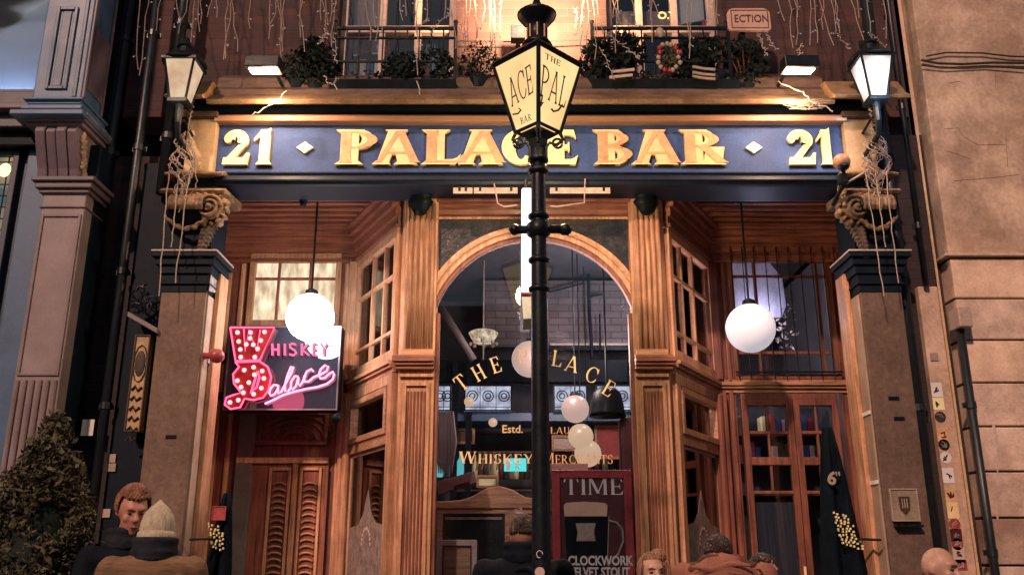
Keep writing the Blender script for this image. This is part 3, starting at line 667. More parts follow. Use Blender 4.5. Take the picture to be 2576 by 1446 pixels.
# door leaf with two long carved panels
p0, p1 = dx0 - .02, dx1 + .02; zt = zb(1150)
dr = E('door', (cx, YB, 0), lb)
m = MB(); m.box(p0, p1, YB - .03, YB + .03, 0, zt); m.build('leaf', M['mahog'], dr, bevel=.004)
m = MB(); a1, a2, a3, a4 = bx(688, 1320), bx(727, 1320), bx(768, 1320), bx(812, 1320)
wdp = .19; c1 = bx(700, 1300); c2 = bx(778, 1300)
for c in (c1, c2): frame(m, c - wdp * .5, c + wdp * .5, .5, zt - .09, YB - .05, YB - .031, .026)
m.box(p0, p1, YB - .06, YB - .031, zt - .055, zt - .005); m.box((c1 + c2) / 2 - .022, (c1 + c2) / 2 + .022, YB - .06, YB - .03, .3, zt - .06)
m.build('panel_frame', M['oak'], dr, bevel=.006)
for c in (c1, c2):
    m = MB()
    for k in range(30):
        z = .6 + k * .052
        if z > zt - .16: break
        m.tube([(c + .055 * math.cos(R(a)), YB - .036 - .01 * math.sin(R(a)), z + .024 * math.sin(R(a))) for a in range(0, 181, 30)], .010, 5)
    m.build('carving', M['oak_h'], dr, smooth=True)
MB().lathe([(.001, 0), (.03, .005), (.03, .03), (.001, .04)], (0, 0, 0), 10).build('escutcheon', M['gold'], dr) if False else None
m = MB().box(bx(598, 1150), bx(640, 1150), YB - .055, YB - .0105, .1, zb(1035)); m.build('pale_jamb', mk('grey_green', (.16, .15, .13), .6, bump=.1), lb, bevel=.006)
# right: barred window over a glazed door
rb = lobR[0]; wx0, wx1 = bx(1836, 800), 2.92
m = MB(); m.box(1.80, wx0, YB - .01, YB + .08, 0, ZC - .3).box(wx0, 3.0, YB - .01, YB + .08, zb(632), ZC - .3).box(wx1, 3.0, YB - .01, YB + .08, 0, zb(632)); m.build('back_wall', M['mahog'], rb)
m = MB()
for x in (wx0 - .04, wx0 - .11): m.box(x - .022, x + .022, YB - .035, YB - .0102, .1, ZC - .34)
m.build('reeded_pilaster', M['mahog'], rb, bevel=.012)
m = MB(); frame(m, wx0, wx1, TR + .045, zb(632), YB - .04, YB + .05, .05); o = m.build('barred_window', M['mahog'], rb, bevel=.006)
m = MB(); bars(m, wx0 + .05, wx1 - .05, TR + .09, zb(640), YB - .025, YB + .0, (bx(1905, 800), bx(2062, 800)), (zb(697), zb(888)), .026); m.build('glazing_bar', M['mahog'], o)
MB().box(wx0 + .04, wx1 - .04, YB + .005, YB + .009, TR + .09, zb(640)).build('pane', M['glass'], o)
m = MB()
for i in range(10): x = wx0 + .03 + i * .105; m.tube([(x, YB - .07, TR + .05), (x, YB - .07, zb(628))], .0045, 5)
m.box(wx0, wx1, YB - .075, YB - .065, TR + .10, TR + .115); m.build('security_bars', M['iron'], o)
# glazed door right
zd = zb(1005); m = MB(); x0, x1 = wx0 + .04, wx1 - .06
m.box(x0, x1, YB - .02, YB + .05, zd, TR - .075); xm = bx(2008, 1200)
frame(m, x0, xm - .002, .2, zd, YB - .03, YB + .03, .055); frame(m, xm + .002, x1, .2, zd, YB - .03, YB + .03, .055)
for a, b in ((x0 + .055, xm - .057), (xm + .057, x1 - .055)):
    m.box(a, b, YB - .028, YB + .02, zb(1170), zb(1150)); m.box(a, b, YB - .02, YB + .02, zb(1092), zb(1084)); m.box(a, b, YB - .02, YB + .02, zb(1242), zb(1234))
    m.box((a + b) / 2 - .01, (a + b) / 2 + .01, YB - .018, YB + .018, zb(1150), zd - .055); m.box((a + b) / 2 - .01, (a + b) / 2 + .01, YB - .018, YB + .018, zb(1236), zb(1168))
o = m.build('glazed_door', M['mahog'], rb, bevel=.005)
MB().box(x0 + .05, x1 - .05, YB - .0, YB + .004, .25, zd - .05).build('pane', M['glass'], o)
MB().box(x0 + .055, xm - .057, YB + .02, YB + .03, .25, zb(1262)).build('lower_panel', mk('curtain_grey', (.07, .07, .09), .8, var=.5, scale=3, stretch=(20, 1, .4), bump=.3), o)
MB().tube([(xm - .03, YB - .07, 1.05), (xm - .03, YB - .07, 1.45)], .012, 8).build('handle', M['gold'], o)
# ---------------------------------------------------------------- arched window
ZS = 3.173; RO = .937; RI = .812; HW = .775; cxw = SP
ar = E('arch_window', (cxw, 0, 0), pub)
def archring(m, ro, ri, y0, y1, n=40):
    vs = []; fs = []
    for i in range(n + 1):
        t = i / n
        for r in (ro, ri):
            a0 = math.acos(min(1, HW / r)); a = a0 + (math.pi - 2 * a0) * t
            for y in (y0, y1): vs.append((cxw + r * math.cos(a), y, ZS + r * math.sin(a)))
    for i in range(n):
        b = i * 4; c = b + 4
        fs += [(b, c, c + 1, b + 1), (b + 2, b + 3, c + 3, c + 2), (b, b + 2, c + 2, c), (b + 1, c + 1, c + 3, b + 3)]
    fs += [(0, 1, 3, 2), (n * 4, n * 4 + 2, n * 4 + 3, n * 4 + 1)]
    m.add(vs, fs); return m
def legs(m, a, b, y0, y1, zt):
    for s in (-1, 1): p, q = sorted((cxw + s * a, cxw + s * b)); m.box(p, q, y0, y1, .7, zt)
    return m
m = archring(MB(), RO, RI + .03, -.03, .05); m.build('arch_frame', M['oak'], ar, bevel=.008)
m = archring(MB(), RO - .03, RI + .07, -.052, -.0305); m.build('arch_bead', M['oak_h'], ar, bevel=.008)
m = archring(MB(), RI + .0295, RI, -.012, .05); legs(m, HW - .001, HW - .03, -.012, .05, ZS + .2); m.build('inner_rebate', M['mahog'], ar, bevel=.004)
m = MB(); vs = [(cxw + RI * math.cos(R(a)), ZS + RI * math.sin(R(a))) for a in range(18, 163, 4)] + [(cxw - HW + .03, .7), (cxw + HW - .03, .7)]
m.prism(vs, .018, .023, 'y'); pane = m.build('pane', M['glass'], ar)
m = MB()
for s in (-1, 1):
    pts = [(cxw + s * RO * math.cos(R(a)), ZS + RO * math.sin(R(a))) for a in range(35, 91, 5)] + [(cxw, z_h0 + .005), (cxw + s * HW, z_h0 + .005)]
    m.prism(pts, .012, .03, 'y')
m.build('spandrel_pane', mk('mottled_glass', (.035, .033, .036), .25, var=.5, scale=14, bump=.6, coat=.6), ar)
m = MB(); m.box(cxw - .02, cxw + .02, -.05, .03, ZS + RO - .04, z_h0).box(CL1 - .0, CR0, .0, .04, z_h0 - .02, z_h0); m.build('keystone', M['oak'], ar, bevel=.004)
m = MB().box(CL1 + .001, CR0 - .001, -.04, .1, .0, .7).build('stall_riser', M['mahog'], ar, bevel=.006)
# strip lights under the header, and the brackets
for a, b in ((1140, 1188), (1192, 1302), (1384, 1535)):
    o = E('strip_light', P((a + b) / 2, 480, -.32), None, {1140: 'short unlit-looking amber strip at the left end of the header over the arch', 1192: 'amber strip light left of the lamp post under the sign', 1384: 'long amber strip light right of the lamp post under the sign'}[a], 'strip light', 'strip lights under the fascia sign')
    x0, x1 = PX(a, 480, -.32), PX(b, 480, -.32)
    MB().box(x0, x1, -.31, -.27, PZ(472, -.32) + .004, PZ(468, -.32) + .02).build('housing', M['blackn'], o, bevel=.003)
    m = MB().prism([(-.32, PZ(487, -.32)), (-.32, PZ(472, -.32)), (-.275, PZ(472, -.32)), (-.275, PZ(484, -.3))], x0, x1, 'x'); m.build('diffuser', M['e_led'], o)
    m = MB()
    for x in (x0 + .05, x1 - .05): m.box(x - .01, x + .01, -.33, -.265, PZ(481, -.32), PZ(470, -.32))
    m.build('clip', M['iron'], o)
for pts, lab in (([(1243, 462), (1252, 512), (1268, 520), (1302, 516)], 'thin pale wire bracket at the left of the lamp post under the sign'), ([(1472, 450), (1470, 510), (1400, 520), (1384, 518)], 'thin pale wire bracket at the right of the lamp post under the sign')):
    tag(MB().tube([P(a, b, -.42) for a, b in pts], .006, 6).build('wire_bracket', M['wire']), lab, 'bracket')
# projecting light box seen edge on, behind the post
o = E('projecting_sign', P(1325, 740, -.5), None, 'slim white lit projecting sign seen edge-on behind the street lamp post', 'sign')
x0, x1 = PX(1311, 650, -.55), PX(1339, 650, -.55)
MB().box(x0 + .004, x1 - .004, -.75, -.40, PZ(735, -.75), PZ(472, -.75)).build('light_box', M['e_tube'], o, bevel=.01)
MB().box(x0, x1, -.76, -.39, PZ(735, -.75) - .012, PZ(735, -.75) - .001).build('trim', M['redd'], o)
m = MB().prism([(x0, PZ(745, -.75)), (x1, PZ(745, -.75)), (x1 - .004, PZ(800, -.75)), (x0 + .012, PZ(802, -.75))], -.74, -.42, 'y'); m.build('lower_panel', mk('grey_acrylic', (.34, .37, .40), .3, var=.2, bump=0), o, bevel=.004)
MB().tube([(x0 + .04, -.60, PZ(474, -.75)), (x0 + .04, -.60, PZ(455, -.6)), (x0 + .04, -.33, PZ(455, -.6))], .014, 8).build('bracket', M['iron'], o)
# ---------------------------------------------------------------- gold lettering on the window
def arcword(txt, name, places):
    for ch, vx, vy, ang in places:
        c = P(vx, vy, .008); m = MB(); H = .125; a = R(ang)
        g = glyph(ch, .13, .045, .07)[1]
        def pl(u, v, d):
            U = (u - g / 2) * H * .92; V = (v - .5) * H
            return (c.x + U * math.cos(a) - V * math.sin(a), .014 - .004 + d, c.z + U * math.sin(a) + V * math.cos(a))
        word(m, ch, pl, 0, .003, w=.13, t=.045, sf=.07); m.build('letter', M['gold'], wl_)
wl_ = E('window_lettering', P(1340, 950, .01), ar)
arcword('THE PALACE', 'x', (('T', 1160, 962, 38), ('H', 1204, 937, 29), ('E', 1247, 917, 19), ('P', 1316, 897, 5), ('A', 1358, 894, 0), ('L', 1402, 901, -9), ('A', 1440, 915, -14), ('C', 1490, 942, -23), ('E', 1532, 976, -32)))
def lineword(txt, a, b, vy, h, y=.012, mat='gold', small=None, w=.14, t=.05, par=None):
    x0, x1 = PX(a, vy, y), PX(b, vy, y); z0 = PZ(vy + h / 2, y); H = PZ(vy - h / 2, y) - z0
    k = dict(w=w, t=t, sf=.06, gap=.1, small=small); s = (x1 - x0) / fit(txt, **k)
    m = MB(); word(m, txt, lambda u, v, d: (x0 + u * s, y - .003 + d, z0 + v * H), 0, .003, **k); return m.build('lettering', M[mat], par or wl_)
text('lettering', 'Estd.', P(1262, 1088, .010), .085, M['gold'], wl_, align='LEFT', ext=.001, bold=.001)
lineword('LAU', 1385, 1432, 1082, 17, mat='copper'); lineword('WHISKEY', 1155, 1340, 1150, 30, small=.78); lineword('MERCHANTS', 1368, 1541, 1152, 28, small=.8, mat='copper')
# ================================================================ INSIDE THE PUB
ins = E('pub_interior', (0.2, 2, 0), pub)
m = MB().box(-2.7, 3.05, 3.3, 3.4, 0, 4.4).box(-2.8, -2.7, 1.08, 3.4, 0, 4.4).box(3.05, 3.12, 1.08, 3.4, 0, 4.4).box(-2.8, 3.1, 1.1, 3.4, ZC + .06, ZC + .1); m.build('inner_wall', M['inner'], ins)
m = MB().box(PX(1215, 700, 2.6), 2.4, 2.6, 2.7, PZ(872, 2.6), 4.44); m.build('reflected_brick', M['brick_refl'], ins)  # brick built indoors to stand for the opposite wall's reflection in the glass
m = MB().box(-1.35, 1.75, 2.4, 2.5, PZ(960, 2.4), PZ(905, 2.4)).box(PX(1380, 870, 2.55), 2.2, 2.5, 2.58, PZ(880, 2.5), PZ(868, 2.5)); m.build('bulkhead', M['black'], ins)
MB().box(PX(1385, 870, 2.5), 2.1, 2.52, 2.56, PZ(868, 2.5), PZ(862, 2.5)).build('picture_rail', M['pinkw'], ins)
MB().box(-1.35, 1.75, 2.35, 2.9, PZ(1058, 2.35), PZ(1038, 2.35)).build('shelf_beam', M['grey'], ins)
m = MB()
for vx in (1145, 1180, 1590): x = PX(vx, 1000, 2.34); m.box(x - .03, x + .03, 2.3, 2.36, 1.6, PZ(905, 2.3))
m.build('screen_post', M['black'], ins)
m = MB()
for k in range(10): z = 1.0 + k * .2; m.box(PX(1110, 1200, 2.9), PX(1590, 1200, 2.9), 2.9, 2.96, z, z + .02)
m.build('back_bar_shelf', M['innerw'], ins)
# stained glass screens
for a, b, nm in ((1168, 1288, 'leaded screen panel with scrolls left of the lamp post'), (1392, 1480, 'leaded screen panel with scrolls right of the lamp post'), (1098, 1135, 'narrow leaded screen panel at the far left of the arch window'), (1500, 1588, 'leaded screen panel behind the black lamp shade')):
    o = E('leaded_screen', P((a + b) / 2, 1030, 2.3), None, nm + ' inside the pub', 'glass screen', 'leaded screens inside the pub')
    x0, x1, z0, z1 = PX(a, 1000, 2.28), PX(b, 1000, 2.28), PZ(1034, 2.28), PZ(968, 2.28)
    MB().box(x0, x1, 2.28, 2.29, z0, z1).build('pane', M['e_stain'], o)
    m = MB(); frame(m, x0, x1, z0, z1, 2.262, 2.2795, .014); n = max(2, int((x1 - x0) / .14))
    for i in range(n):
        c = x0 + (x1 - x0) * (i + .5) / n; zc2 = (z0 + z1) / 2 + .02
        for r in (.055, .028): m.tube([(c + r * math.cos(t * .5236), 2.27, zc2 + r * math.sin(t * .5236)) for t in range(13)], .006, 5)
        if i: m.box(x0 + (x1 - x0) * i / n - .003, x0 + (x1 - x0) * i / n + .003, 2.266, 2.275, z0, z1)
    m.box(x0, x1, 2.266, 2.275, z0 + .04, z0 + .046); m.build('leading', M['black'], o)
# globes inside
for vx, vy, r, Y, lab, mt in ((1333, 903, 46, 1.5, 'glowing opal globe half hidden behind the lamp post inside the arch window', 'e_in'), (1447, 1028, 35, 1.2, 'upper of the three glowing globes at the right inside the arch window', 'e_in'), (1461, 1097, 32, 1.7, 'middle of the three glowing globes at the right inside the arch window', 'e_in2'), (1479, 1140, 34, 2.1, 'lowest of the three glowing globes at the right inside the arch window', 'e_in2')):
    c = P(vx, vy, Y); rr = r / F * (Y - CY0) / (CT - (723 - vy) / F * ST)
    o = E('globe_pendant', c, None, lab, 'globe lamp', 'glowing globes inside the pub')
    MB().ball(c, rr, rr, rr, 24).build('globe', M[mt], o, smooth=True)
    m = MB().tube([(c.x, c.y, c.z + rr * .96), (c.x, c.y, 4.44)], .006, 6); m.lathe([(.04, 0), (.05, .01), (.03, .04)], (c.x, c.y, c.z + rr * .93), 12); m.build('rod', M['black'], o)
c = P(1216, 855, 1.9); o = E('candle_chandelier', c, None, 'glowing frilled glass lamp on a thin stem above the letters THE', 'lamp')
m = MB().lathe([(.09, .0), (.13, .06), (.15, .10), (.12, .12), (.05, .06)], (c.x, c.y, c.z - .03), 14, 1, 1); m.build('shade', mk_e('frill_glow', (1, .74, .5), .8, var=.7, scale=25, col2=(.3, .18, .1)), o)
m = MB().tube([(c.x, c.y, c.z - .03), (c.x, c.y, c.z - .20)], .008, 6)
for k in range(8): m.ball((c.x + .13 * math.cos(k * .785), c.y + .13 * math.sin(k * .785), c.z - .04), .02)
m.tube([(c.x, c.y, c.z + .05), (c.x, c.y, 4.44)], .006, 6)
m.build('stem', M['wire'], o)
# pale sloping duct at the upper left
m = MB().tube([P(1090, 745, 1.3), P(1190, 905, 1.3)], .04, 10); tag(m.build('sloping_duct', mk('duct_grey', (.055, .045, .048), .6), smooth=True), 'pale round duct sloping down inside the left of the arch window', 'duct')
m = MB().tube([P(1480, 690, 2.5), P(1482, 780, 2.5), P(1490, 900, 2.5)], .018, 6); m.tube([P(1380, 735, 2.5), P(1470, 712, 2.5)], .012, 5); m.tube([P(1515, 740, 2.5), P(1482, 745, 2.5)], .012, 5); m.tube([P(1508, 790, 2.5), P(1510, 905, 2.5)], .01, 5)
tag(m.build('lamp_conduit', M['black']), 'dark branching conduit running down the reflected brick in the arch window', 'conduit')
# dark hanging shade
c = P(1528, 1030, .8); m = MB().lathe([(.02, .20), (.07, .19), (.12, .14), (.14, .05), (.15, -.03), (.16, -.06), (.06, -.05)], c, 20); o = E('hanging_lamp', c); m.build('shade', M['black'], o, smooth=True); tag(o, 'big black bell-shaped lamp shade hanging inside the right of the arch window', 'lamp shade')
MB().tube([(c.x, c.y, c.z + .2), (c.x, c.y, 4.44)], .008, 6).build('rod', M['black'], o)
m = MB().prism([tuple(P(1560, 1048, .75).xz), tuple(P(1600, 1040, .75).xz), tuple(P(1598, 1200, .75).xz), tuple(P(1565, 1190, .75).xz)], .80, .95, 'y'); tag(m.build('coat', M['maroon'], bevel=.03), 'dark coat hanging below the black lamp shade', 'coat')
# teal exit sign and glow
o = E('exit_sign', P(1295, 1170, 2.2), None, 'small glowing teal running-man exit sign inside the pub left of the post', 'exit sign')
x0, x1, z0, z1 = PX(1268, 1170, 2.2), PX(1324, 1170, 2.2), PZ(1184, 2.2), PZ(1152, 2.2)
MB().box(x0, x1, 2.2, 2.24, z0, z1).build('panel', M['e_exit'], o)
m = MB(); cc = ((x0 + x1) / 2 + .03); m.ball((cc, 2.195, z1 - .03), .012, .004, .012, 8).tube([(cc, 2.195, z1 - .045), (cc - .01, 2.195, z1 - .075), (cc + .02, 2.195, z0 + .012)], .007, 5).tube([(cc - .01, 2.195, z1 - .075), (cc - .035, 2.195, z0 + .02)], .007, 5).tube([(cc - .03, 2.195, z1 - .05), (cc + .03, 2.195, z1 - .055)], .006, 5)
m.box(x0 + .02, x0 + .06, 2.192, 2.2, z0 + .012, z1 - .012); m.build('pictogram', M['white'], o)
for vx, lab in ((1106, 'first from left'), (1124, 'second from left'), (1158, 'third from left')):
    c = P(vx, 1170, 2.8); m = MB().lathe([(.035, 0), (.04, .1), (.035, .16), (.012, .2), (.012, .26)], (c.x, c.y, c.z - .12), 10); tag(m.build('bottle', M['e_teal'] if vx != 1124 else M['pinkw'], smooth=True), 'glinting teal bottle on the back bar far left in the arch window, ' + lab, 'bottle', 'bottles on the back bar')  # emission puts the teal glint into the bottles; they are no lamps
for k, vx in enumerate((1200, 1212, 1236, 1250)):
    c = P(vx, 1165, 2.7); m = MB().tube([(c.x, 2.7, c.z - .06), (c.x + .03, 2.7, c.z + .12)], .009, 6); tag(m.build('tap_handle', M['wire']), 'thin pale beer tap behind the word Whiskey, %s from left' % ['first', 'second', 'third', 'fourth'][k], 'beer tap', 'beer taps inside the pub')
rnd = random.Random(5)
for k in range(9):
    vx = 1402 + k * 20; c = P(vx, 1165, 2.85)
    m = MB().lathe([(.03, 0), (.034, .1), (.03, .15), (.011, .19), (.011, .25)], (c.x, c.y, c.z - .1), 9); tag(m.build('bottle', [M['redd'], M['innerw'], M['goldy'], M['leaf']][k % 4], smooth=True), 'dim bottle on the back bar behind the word Merchants, number %d of nine from left' % (k + 1) if False else ['first', 'second', 'third', 'fourth', 'fifth', 'sixth', 'seventh', 'eighth', 'last'][k] + ' bottle from left in the dim row behind the word Merchants', 'bottle', 'bottles behind the word Merchants')
# mirror cabinet with curved pediment
o = E('mirror_cabinet', P(1240, 1440, .9), None, 'oak framed mirror cabinet with a curved pediment behind the left of the arch window', 'cabinet')
Y = .9; q = lambda a, b: tuple(P(a, b, Y).xz)
m = MB().prism([q(1098, 1262), q(1160, 1258), q(1190, 1248), q(1225, 1228), q(1255, 1222), q(1290, 1232), q(1320, 1250), q(1385, 1262), q(1385, 1278), q(1098, 1278)], Y - .04, Y + .06, 'y')
m.box(PX(1098, 1350, Y), PX(1385, 1350, Y), Y - .02, Y + .05, PZ(1292, Y), PZ(1278, Y) + .001)
m.box(PX(1098, 1400, Y), PX(1112, 1400, Y), Y - .015, Y + .05, .6, PZ(1292, Y)).box(PX(1270, 1400, Y), PX(1300, 1400, Y), Y - .03, Y + .05, .6, PZ(1292, Y)).box(PX(1370, 1400, Y), PX(1385, 1400, Y), Y - .02, Y + .05, .6, PZ(1292, Y))
m.build('cabinet_frame', M['oak_h'], o, bevel=.006)
MB().box(PX(1112, 1400, Y), PX(1270, 1400, Y), Y, Y + .01, .6, PZ(1292, Y)).build('mirror', mk('dark_mirror', (.03, .04, .045), .12, var=.4, bump=.05, coat=.6), o)
MB().box(PX(1118, 1400, Y), PX(1262, 1400, Y), Y - .01, Y - .002, PZ(1306, Y), PZ(1300, Y)).build('mirror_bead', M['wire'], o)
# tilted maroon plaque
Y = .6; o = MB().prism([tuple(P(a, b, Y).xz) for a, b in ((1098, 1212), (1194, 1184), (1200, 1212), (1104, 1244))], Y - .02, Y, 'y').build('bar_plaque', mk('dusty_rose', (.26, .13, .13), .6, var=.3), bevel=.004)
tag(o, 'tilted dusty red plaque with dark lettering leaning above the mirror cabinet', 'plaque')
m = MB().prism([tuple(P(a, b, Y - .03).xz) for a, b in ((1140, 1222), (1180, 1210), (1183, 1222), (1143, 1234))], Y - .026, Y - .0205, 'y').build('dark_patch', M['maroon'], o)
Y = .35; o = E('framed_notice', P(1150, 1446, Y), None, 'pale framed notice leaning in the lower left corner of the arch window', 'picture'); m = MB(); frame(m, PX(1098, 1400, Y), PX(1200, 1400, Y), 1.0, PZ(1357, Y), Y - .02, Y, .05); m.build('mount', M['pinkw'], o, bevel=.004)
MB().box(PX(1115, 1400, Y), PX(1185, 1400, Y), Y - .012, Y - .004, 1.02, PZ(1372, Y)).build('print', mk('faded_print', (.40, .24, .14), .5, var=.6, scale=3, stretch=(.3, 1, 9), bump=0), o)
m = MB(); frame(m, PX(1114, 1400, Y), PX(1186, 1400, Y), 1.01, PZ(1371, Y), Y - .028, Y - .0205, .008); m.build('bead', M['maroon'], o)
# poster with the stout mug
Y = .12; o = E('stout_poster', P(1490, 1446, Y), None, 'red framed poster reading TIME above a mug of dark stout in the arch window', 'poster')
x0, x1, z1 = PX(1389, 1310, Y), PX(1592, 1310, Y), PZ(1182, Y)
m = MB(); frame(m, x0, x1, .9, z1, Y - .03, Y, .062); m.build('poster_frame', M['redd'], o, bevel=.006)
MB().box(x0 + .05, x1 - .05, Y - .012, Y - .004, .95, z1 - .05).build('sheet', mk('poster_maroon', (.075, .014, .02), .5, var=.3, bump=0), o)
def L2(txt, a, b, vy, h, mat, **k): 
    y = Y - .014; lineword(txt, a, b, vy, h, y=y, mat='white', par=o, **k)
L2('TIME', 1418, 1568, 1223, 41, 'pinkw', w=.14, t=.05)
q = lambda a, b: tuple(P(a, b, Y - .016).xz)
m = MB(); m.prism([q(1420, 1300), q(1532, 1300), q(1524, 1440), q(1428, 1440)], Y - .02, Y - .014, 'y'); m.build('mug', M['black'], o)
m = MB(); m.prism([q(1418, 1270), q(1424, 1264), q(1470, 1261), q(1520, 1264), q(1528, 1270), q(1526, 1298), q(1420, 1298)], Y - .03, Y - .0205, 'y'); m.build('foam', mk('foam_cream', (.62, .42, .30), .6, var=.15, bump=.05), o)
m = MB(); m.tube([P(a, b, Y - .022) for a, b in ((1530, 1308), (1552, 1314), (1566, 1332), (1568, 1360), (1556, 1392), (1538, 1412), (1528, 1418))], .009, 6); m.tube([P(a, b, Y - .022) for a, b in ((1532, 1298), (1528, 1420))], .004, 5); m.build('mug_handle', M['wire'], o)
m = MB().prism([q(1448, 1315), q(1498, 1315), q(1494, 1338), q(1498, 1360), q(1450, 1360), q(1453, 1338)], Y - .024, Y - .0205, 'y'); m.build('mug_label', M['wire'], o)
t_ = text('lettering', 'CLOCKWORK', P(1510, 1420, Y - .03), .092, M['white'], o, sx=.80, ext=.002, bold=.003)
t_ = text('lettering', 'VELVET STOUT', P(1508, 1449, Y - .03), .092, M['white'], o, sx=.72, ext=.002, bold=.003)
o = MB().box(PX(1385, 1180, .2), PX(1478, 1180, .2), .16, .2, PZ(1190, .2), PZ(1166, .2)).build('ledge_card', mk('pink_card', (.6, .33, .27), .6)); tag(o, 'pink white card lying along the top left corner of the red framed poster', 'card')
m = MB().prism([q(1385, 1175), q(1397, 1175), q(1397, 1204), q(1388, 1204)], Y + .02, Y + .03, 'y')
tag(m.build('card_tail', mk('pink_card2', (.6, .35, .3), .6)), 'small pale tag hanging left of the red framed poster', 'tag')
# behind the right door: shelves and books; behind its window: hangings
o = E('bookcase', (2.35, 1.6, 1.0), None, 'dark bookcase behind the glazed door at the right', 'bookcase'); m = MB()
for v in (1160, 1090, 1240): m.box(1.95, 2.95, 1.5, 1.75, PZ(v, 1.5) - .02, PZ(v, 1.5))
m.build('shelf', M['innerw'], o); MB().box(1.95, 2.95, 1.76, 1.8, .3, 2.9).build('back', M['inner'], o)
bc = ['redd', 'navy', 'pinkw', 'leaf', 'innerw', 'goldy', 'grey']; k = 0
for row, v in (('upper', 1090), ('lower', 1160)):
    x = 2.0
    while x < 2.85:
        wd = rnd.uniform(.03, .06); h = rnd.uniform(.13, .19); k += 1
        b = MB().box(x, x + wd - .004, 1.52, 1.68, PZ(v, 1.5) + .001, PZ(v, 1.5) + h).build('book', M[bc[k % 7]], bevel=.003)
        b['label'] = 'book on the %s shelf behind the glazed door' % row; b['category'] = 'book'; b['group'] = 'books on the %s shelf behind the glazed door' % row
        x += wd + (rnd.uniform(.08, .2) if rnd.random() < .15 else .002)
m = MB().prism([tuple(P(a, b, 1.45).xz) for a, b in ((1838, 640), (1905, 640), (1935, 665), (1965, 700), (1975, 770), (1965, 800), (1840, 800))], 1.42, 1.47, 'y')
tag(m.build('arched_backdrop', mk('pale_backdrop', (.42, .38, .44), .6, var=.3, scale=5, stretch=(3, 1, 1))), 'pale arched hanging behind the upper left of the barred window', 'backdrop')
m = MB(); leaves(m, P(1972, 825, 1.44), (.14, .04, .26), 90, .025, rnd=rnd, shell=0); tag(m.build('flower_panel', M['pinkw']), 'pale flowered hanging behind the middle of the barred window', 'hanging')
# more of the crowded room
m = MB()
for i in range(9): m.tube([P(1098 + i * 5, 1035, 1.0), P(1100 + i * 5 + 4 * math.sin(i), 1110, 1.0), P(1104 + i * 4, 1190, 1.0)], [.012, .022, .004], 6)
tag(m.build('folded_parasol', M['greyp']), 'pale folded cloth hanging at the far left inside the arch window', 'cloth')
for k, (a, b, c_, d, mt, lab) in enumerate(((1150, 1190, 1082, 1112, 'innerw', 'small brown picture left of the beer taps inside the pub'), (1392, 1440, 1100, 1130, 'pinkw', 'small pale picture right of the lamp post inside the pub'), (1205, 1250, 1200, 1222, 'goldy', 'narrow yellow card above the mirror cabinet'), (1500, 1560, 1075, 1150, 'redd', 'dim red picture behind the three glowing globes'), (1110, 1140, 1090, 1130, 'wire', 'small grey picture at the far left inside the pub'))):
    o = E('picture', P(a, d, 2.6), None, lab, 'picture'); x0, x1, z0, z1 = PX(a, 1100, 2.6), PX(b, 1100, 2.6), PZ(d, 2.6), PZ(c_, 2.6)
    MB().box(x0, x1, 2.58, 2.6, z0, z1).build('sheet', M[mt], o); f = MB(); frame(f, x0 - .02, x1 + .02, z0 - .02, z1 + .02, 2.56, 2.6, .025); f.build('picture_frame', M['oak_h'], o)
for k in range(11):
    vx = 1195 + k * 13; c = P(vx, 1197, 2.75); b = MB().lathe([(.03, 0), (.034, .1), (.03, .15), (.011, .19), (.011, .25)], (c.x, c.y, c.z - .03), 9); tag(b.build('bottle', [M['goldy'], M['innerw'], M['leaf'], M['wire']][k % 4], smooth=True), ['first', 'second', 'third', 'fourth', 'fifth', 'sixth', 'seventh', 'eighth', 'ninth', 'tenth', 'last'][k] + ' bottle from left in the row under the exit sign', 'bottle', 'bottles under the exit sign')
for vx, vy, r, Y_, lab in ((1180, 1010, .05, 2.0, 'tiny glowing lamp left of the screens inside the pub'), (1240, 1062, .045, 2.2, 'tiny glowing lamp under the left leaded screen')):
    c = P(vx, vy, Y_); tag(MB().ball(c, r, r, r, 14).build('small_lamp', M['e_in2'], smooth=True), lab, 'lamp')
lamp('inner_fill', 'POINT', (1.2, 1.7, 3.9), 30, (1, .8, .8), ins, size=.12)  # unseen point lights added to brighten the room and its brick
lamp('inner_fill', 'POINT', (.4, .9, 3.3), 70, (1, .62, .5), ins, size=.15)
lamp('inner_fill', 'POINT', (2.35, 1.25, 3.7), 7, (.8, .75, 1), ins, size=.1)
# ================================================================ LAMPS ON THE FRONT
def pendant(vx, vy, rpx, Y, mat, lab, topv, energy):
    c = P(vx, vy, Y); rr = rpx / F * (Y - CY0) / (CT - (723 - vy) / F * ST)
    o = E('globe_lamp', c, None, lab, 'globe lamp', 'opal globes hanging in the two lobbies')
    MB().ball(c, rr, rr, rr, 32).build('globe', mat, o, smooth=True)
    MB().tube([(c.x, c.y, c.z + rr), (c.x, c.y, ZC - .01)], .009, 8).build('rod', M['black'], o)
    MB().lathe([(.03, -.02), (.055, .0), (.05, .03), (.02, .045)], (c.x, c.y, c.z + rr), 14).build('fitter', M['black'], o)
    MB().lathe([(.02, -.03), (.05, -.015), (.055, 0)], (c.x, c.y, ZC - .012), 14).build('ceiling_rose', M['iron'], o)
    return c, rr
pendant(780, 798, 60, .10, M['e_globe'], 'dazzling white globe hanging in front of the whiskey sign', 505, 0)
cR, rR = pendant(1888, 825, 62, .25, M['e_globe2'], 'dimmer lilac white globe hanging before the barred window', 500, 0)
MB().lathe([(.02, 0), (.045, .02), (.04, .1), (.02, .12)], (cR.x + .02, cR.y, cR.z - rR - .12), 12)
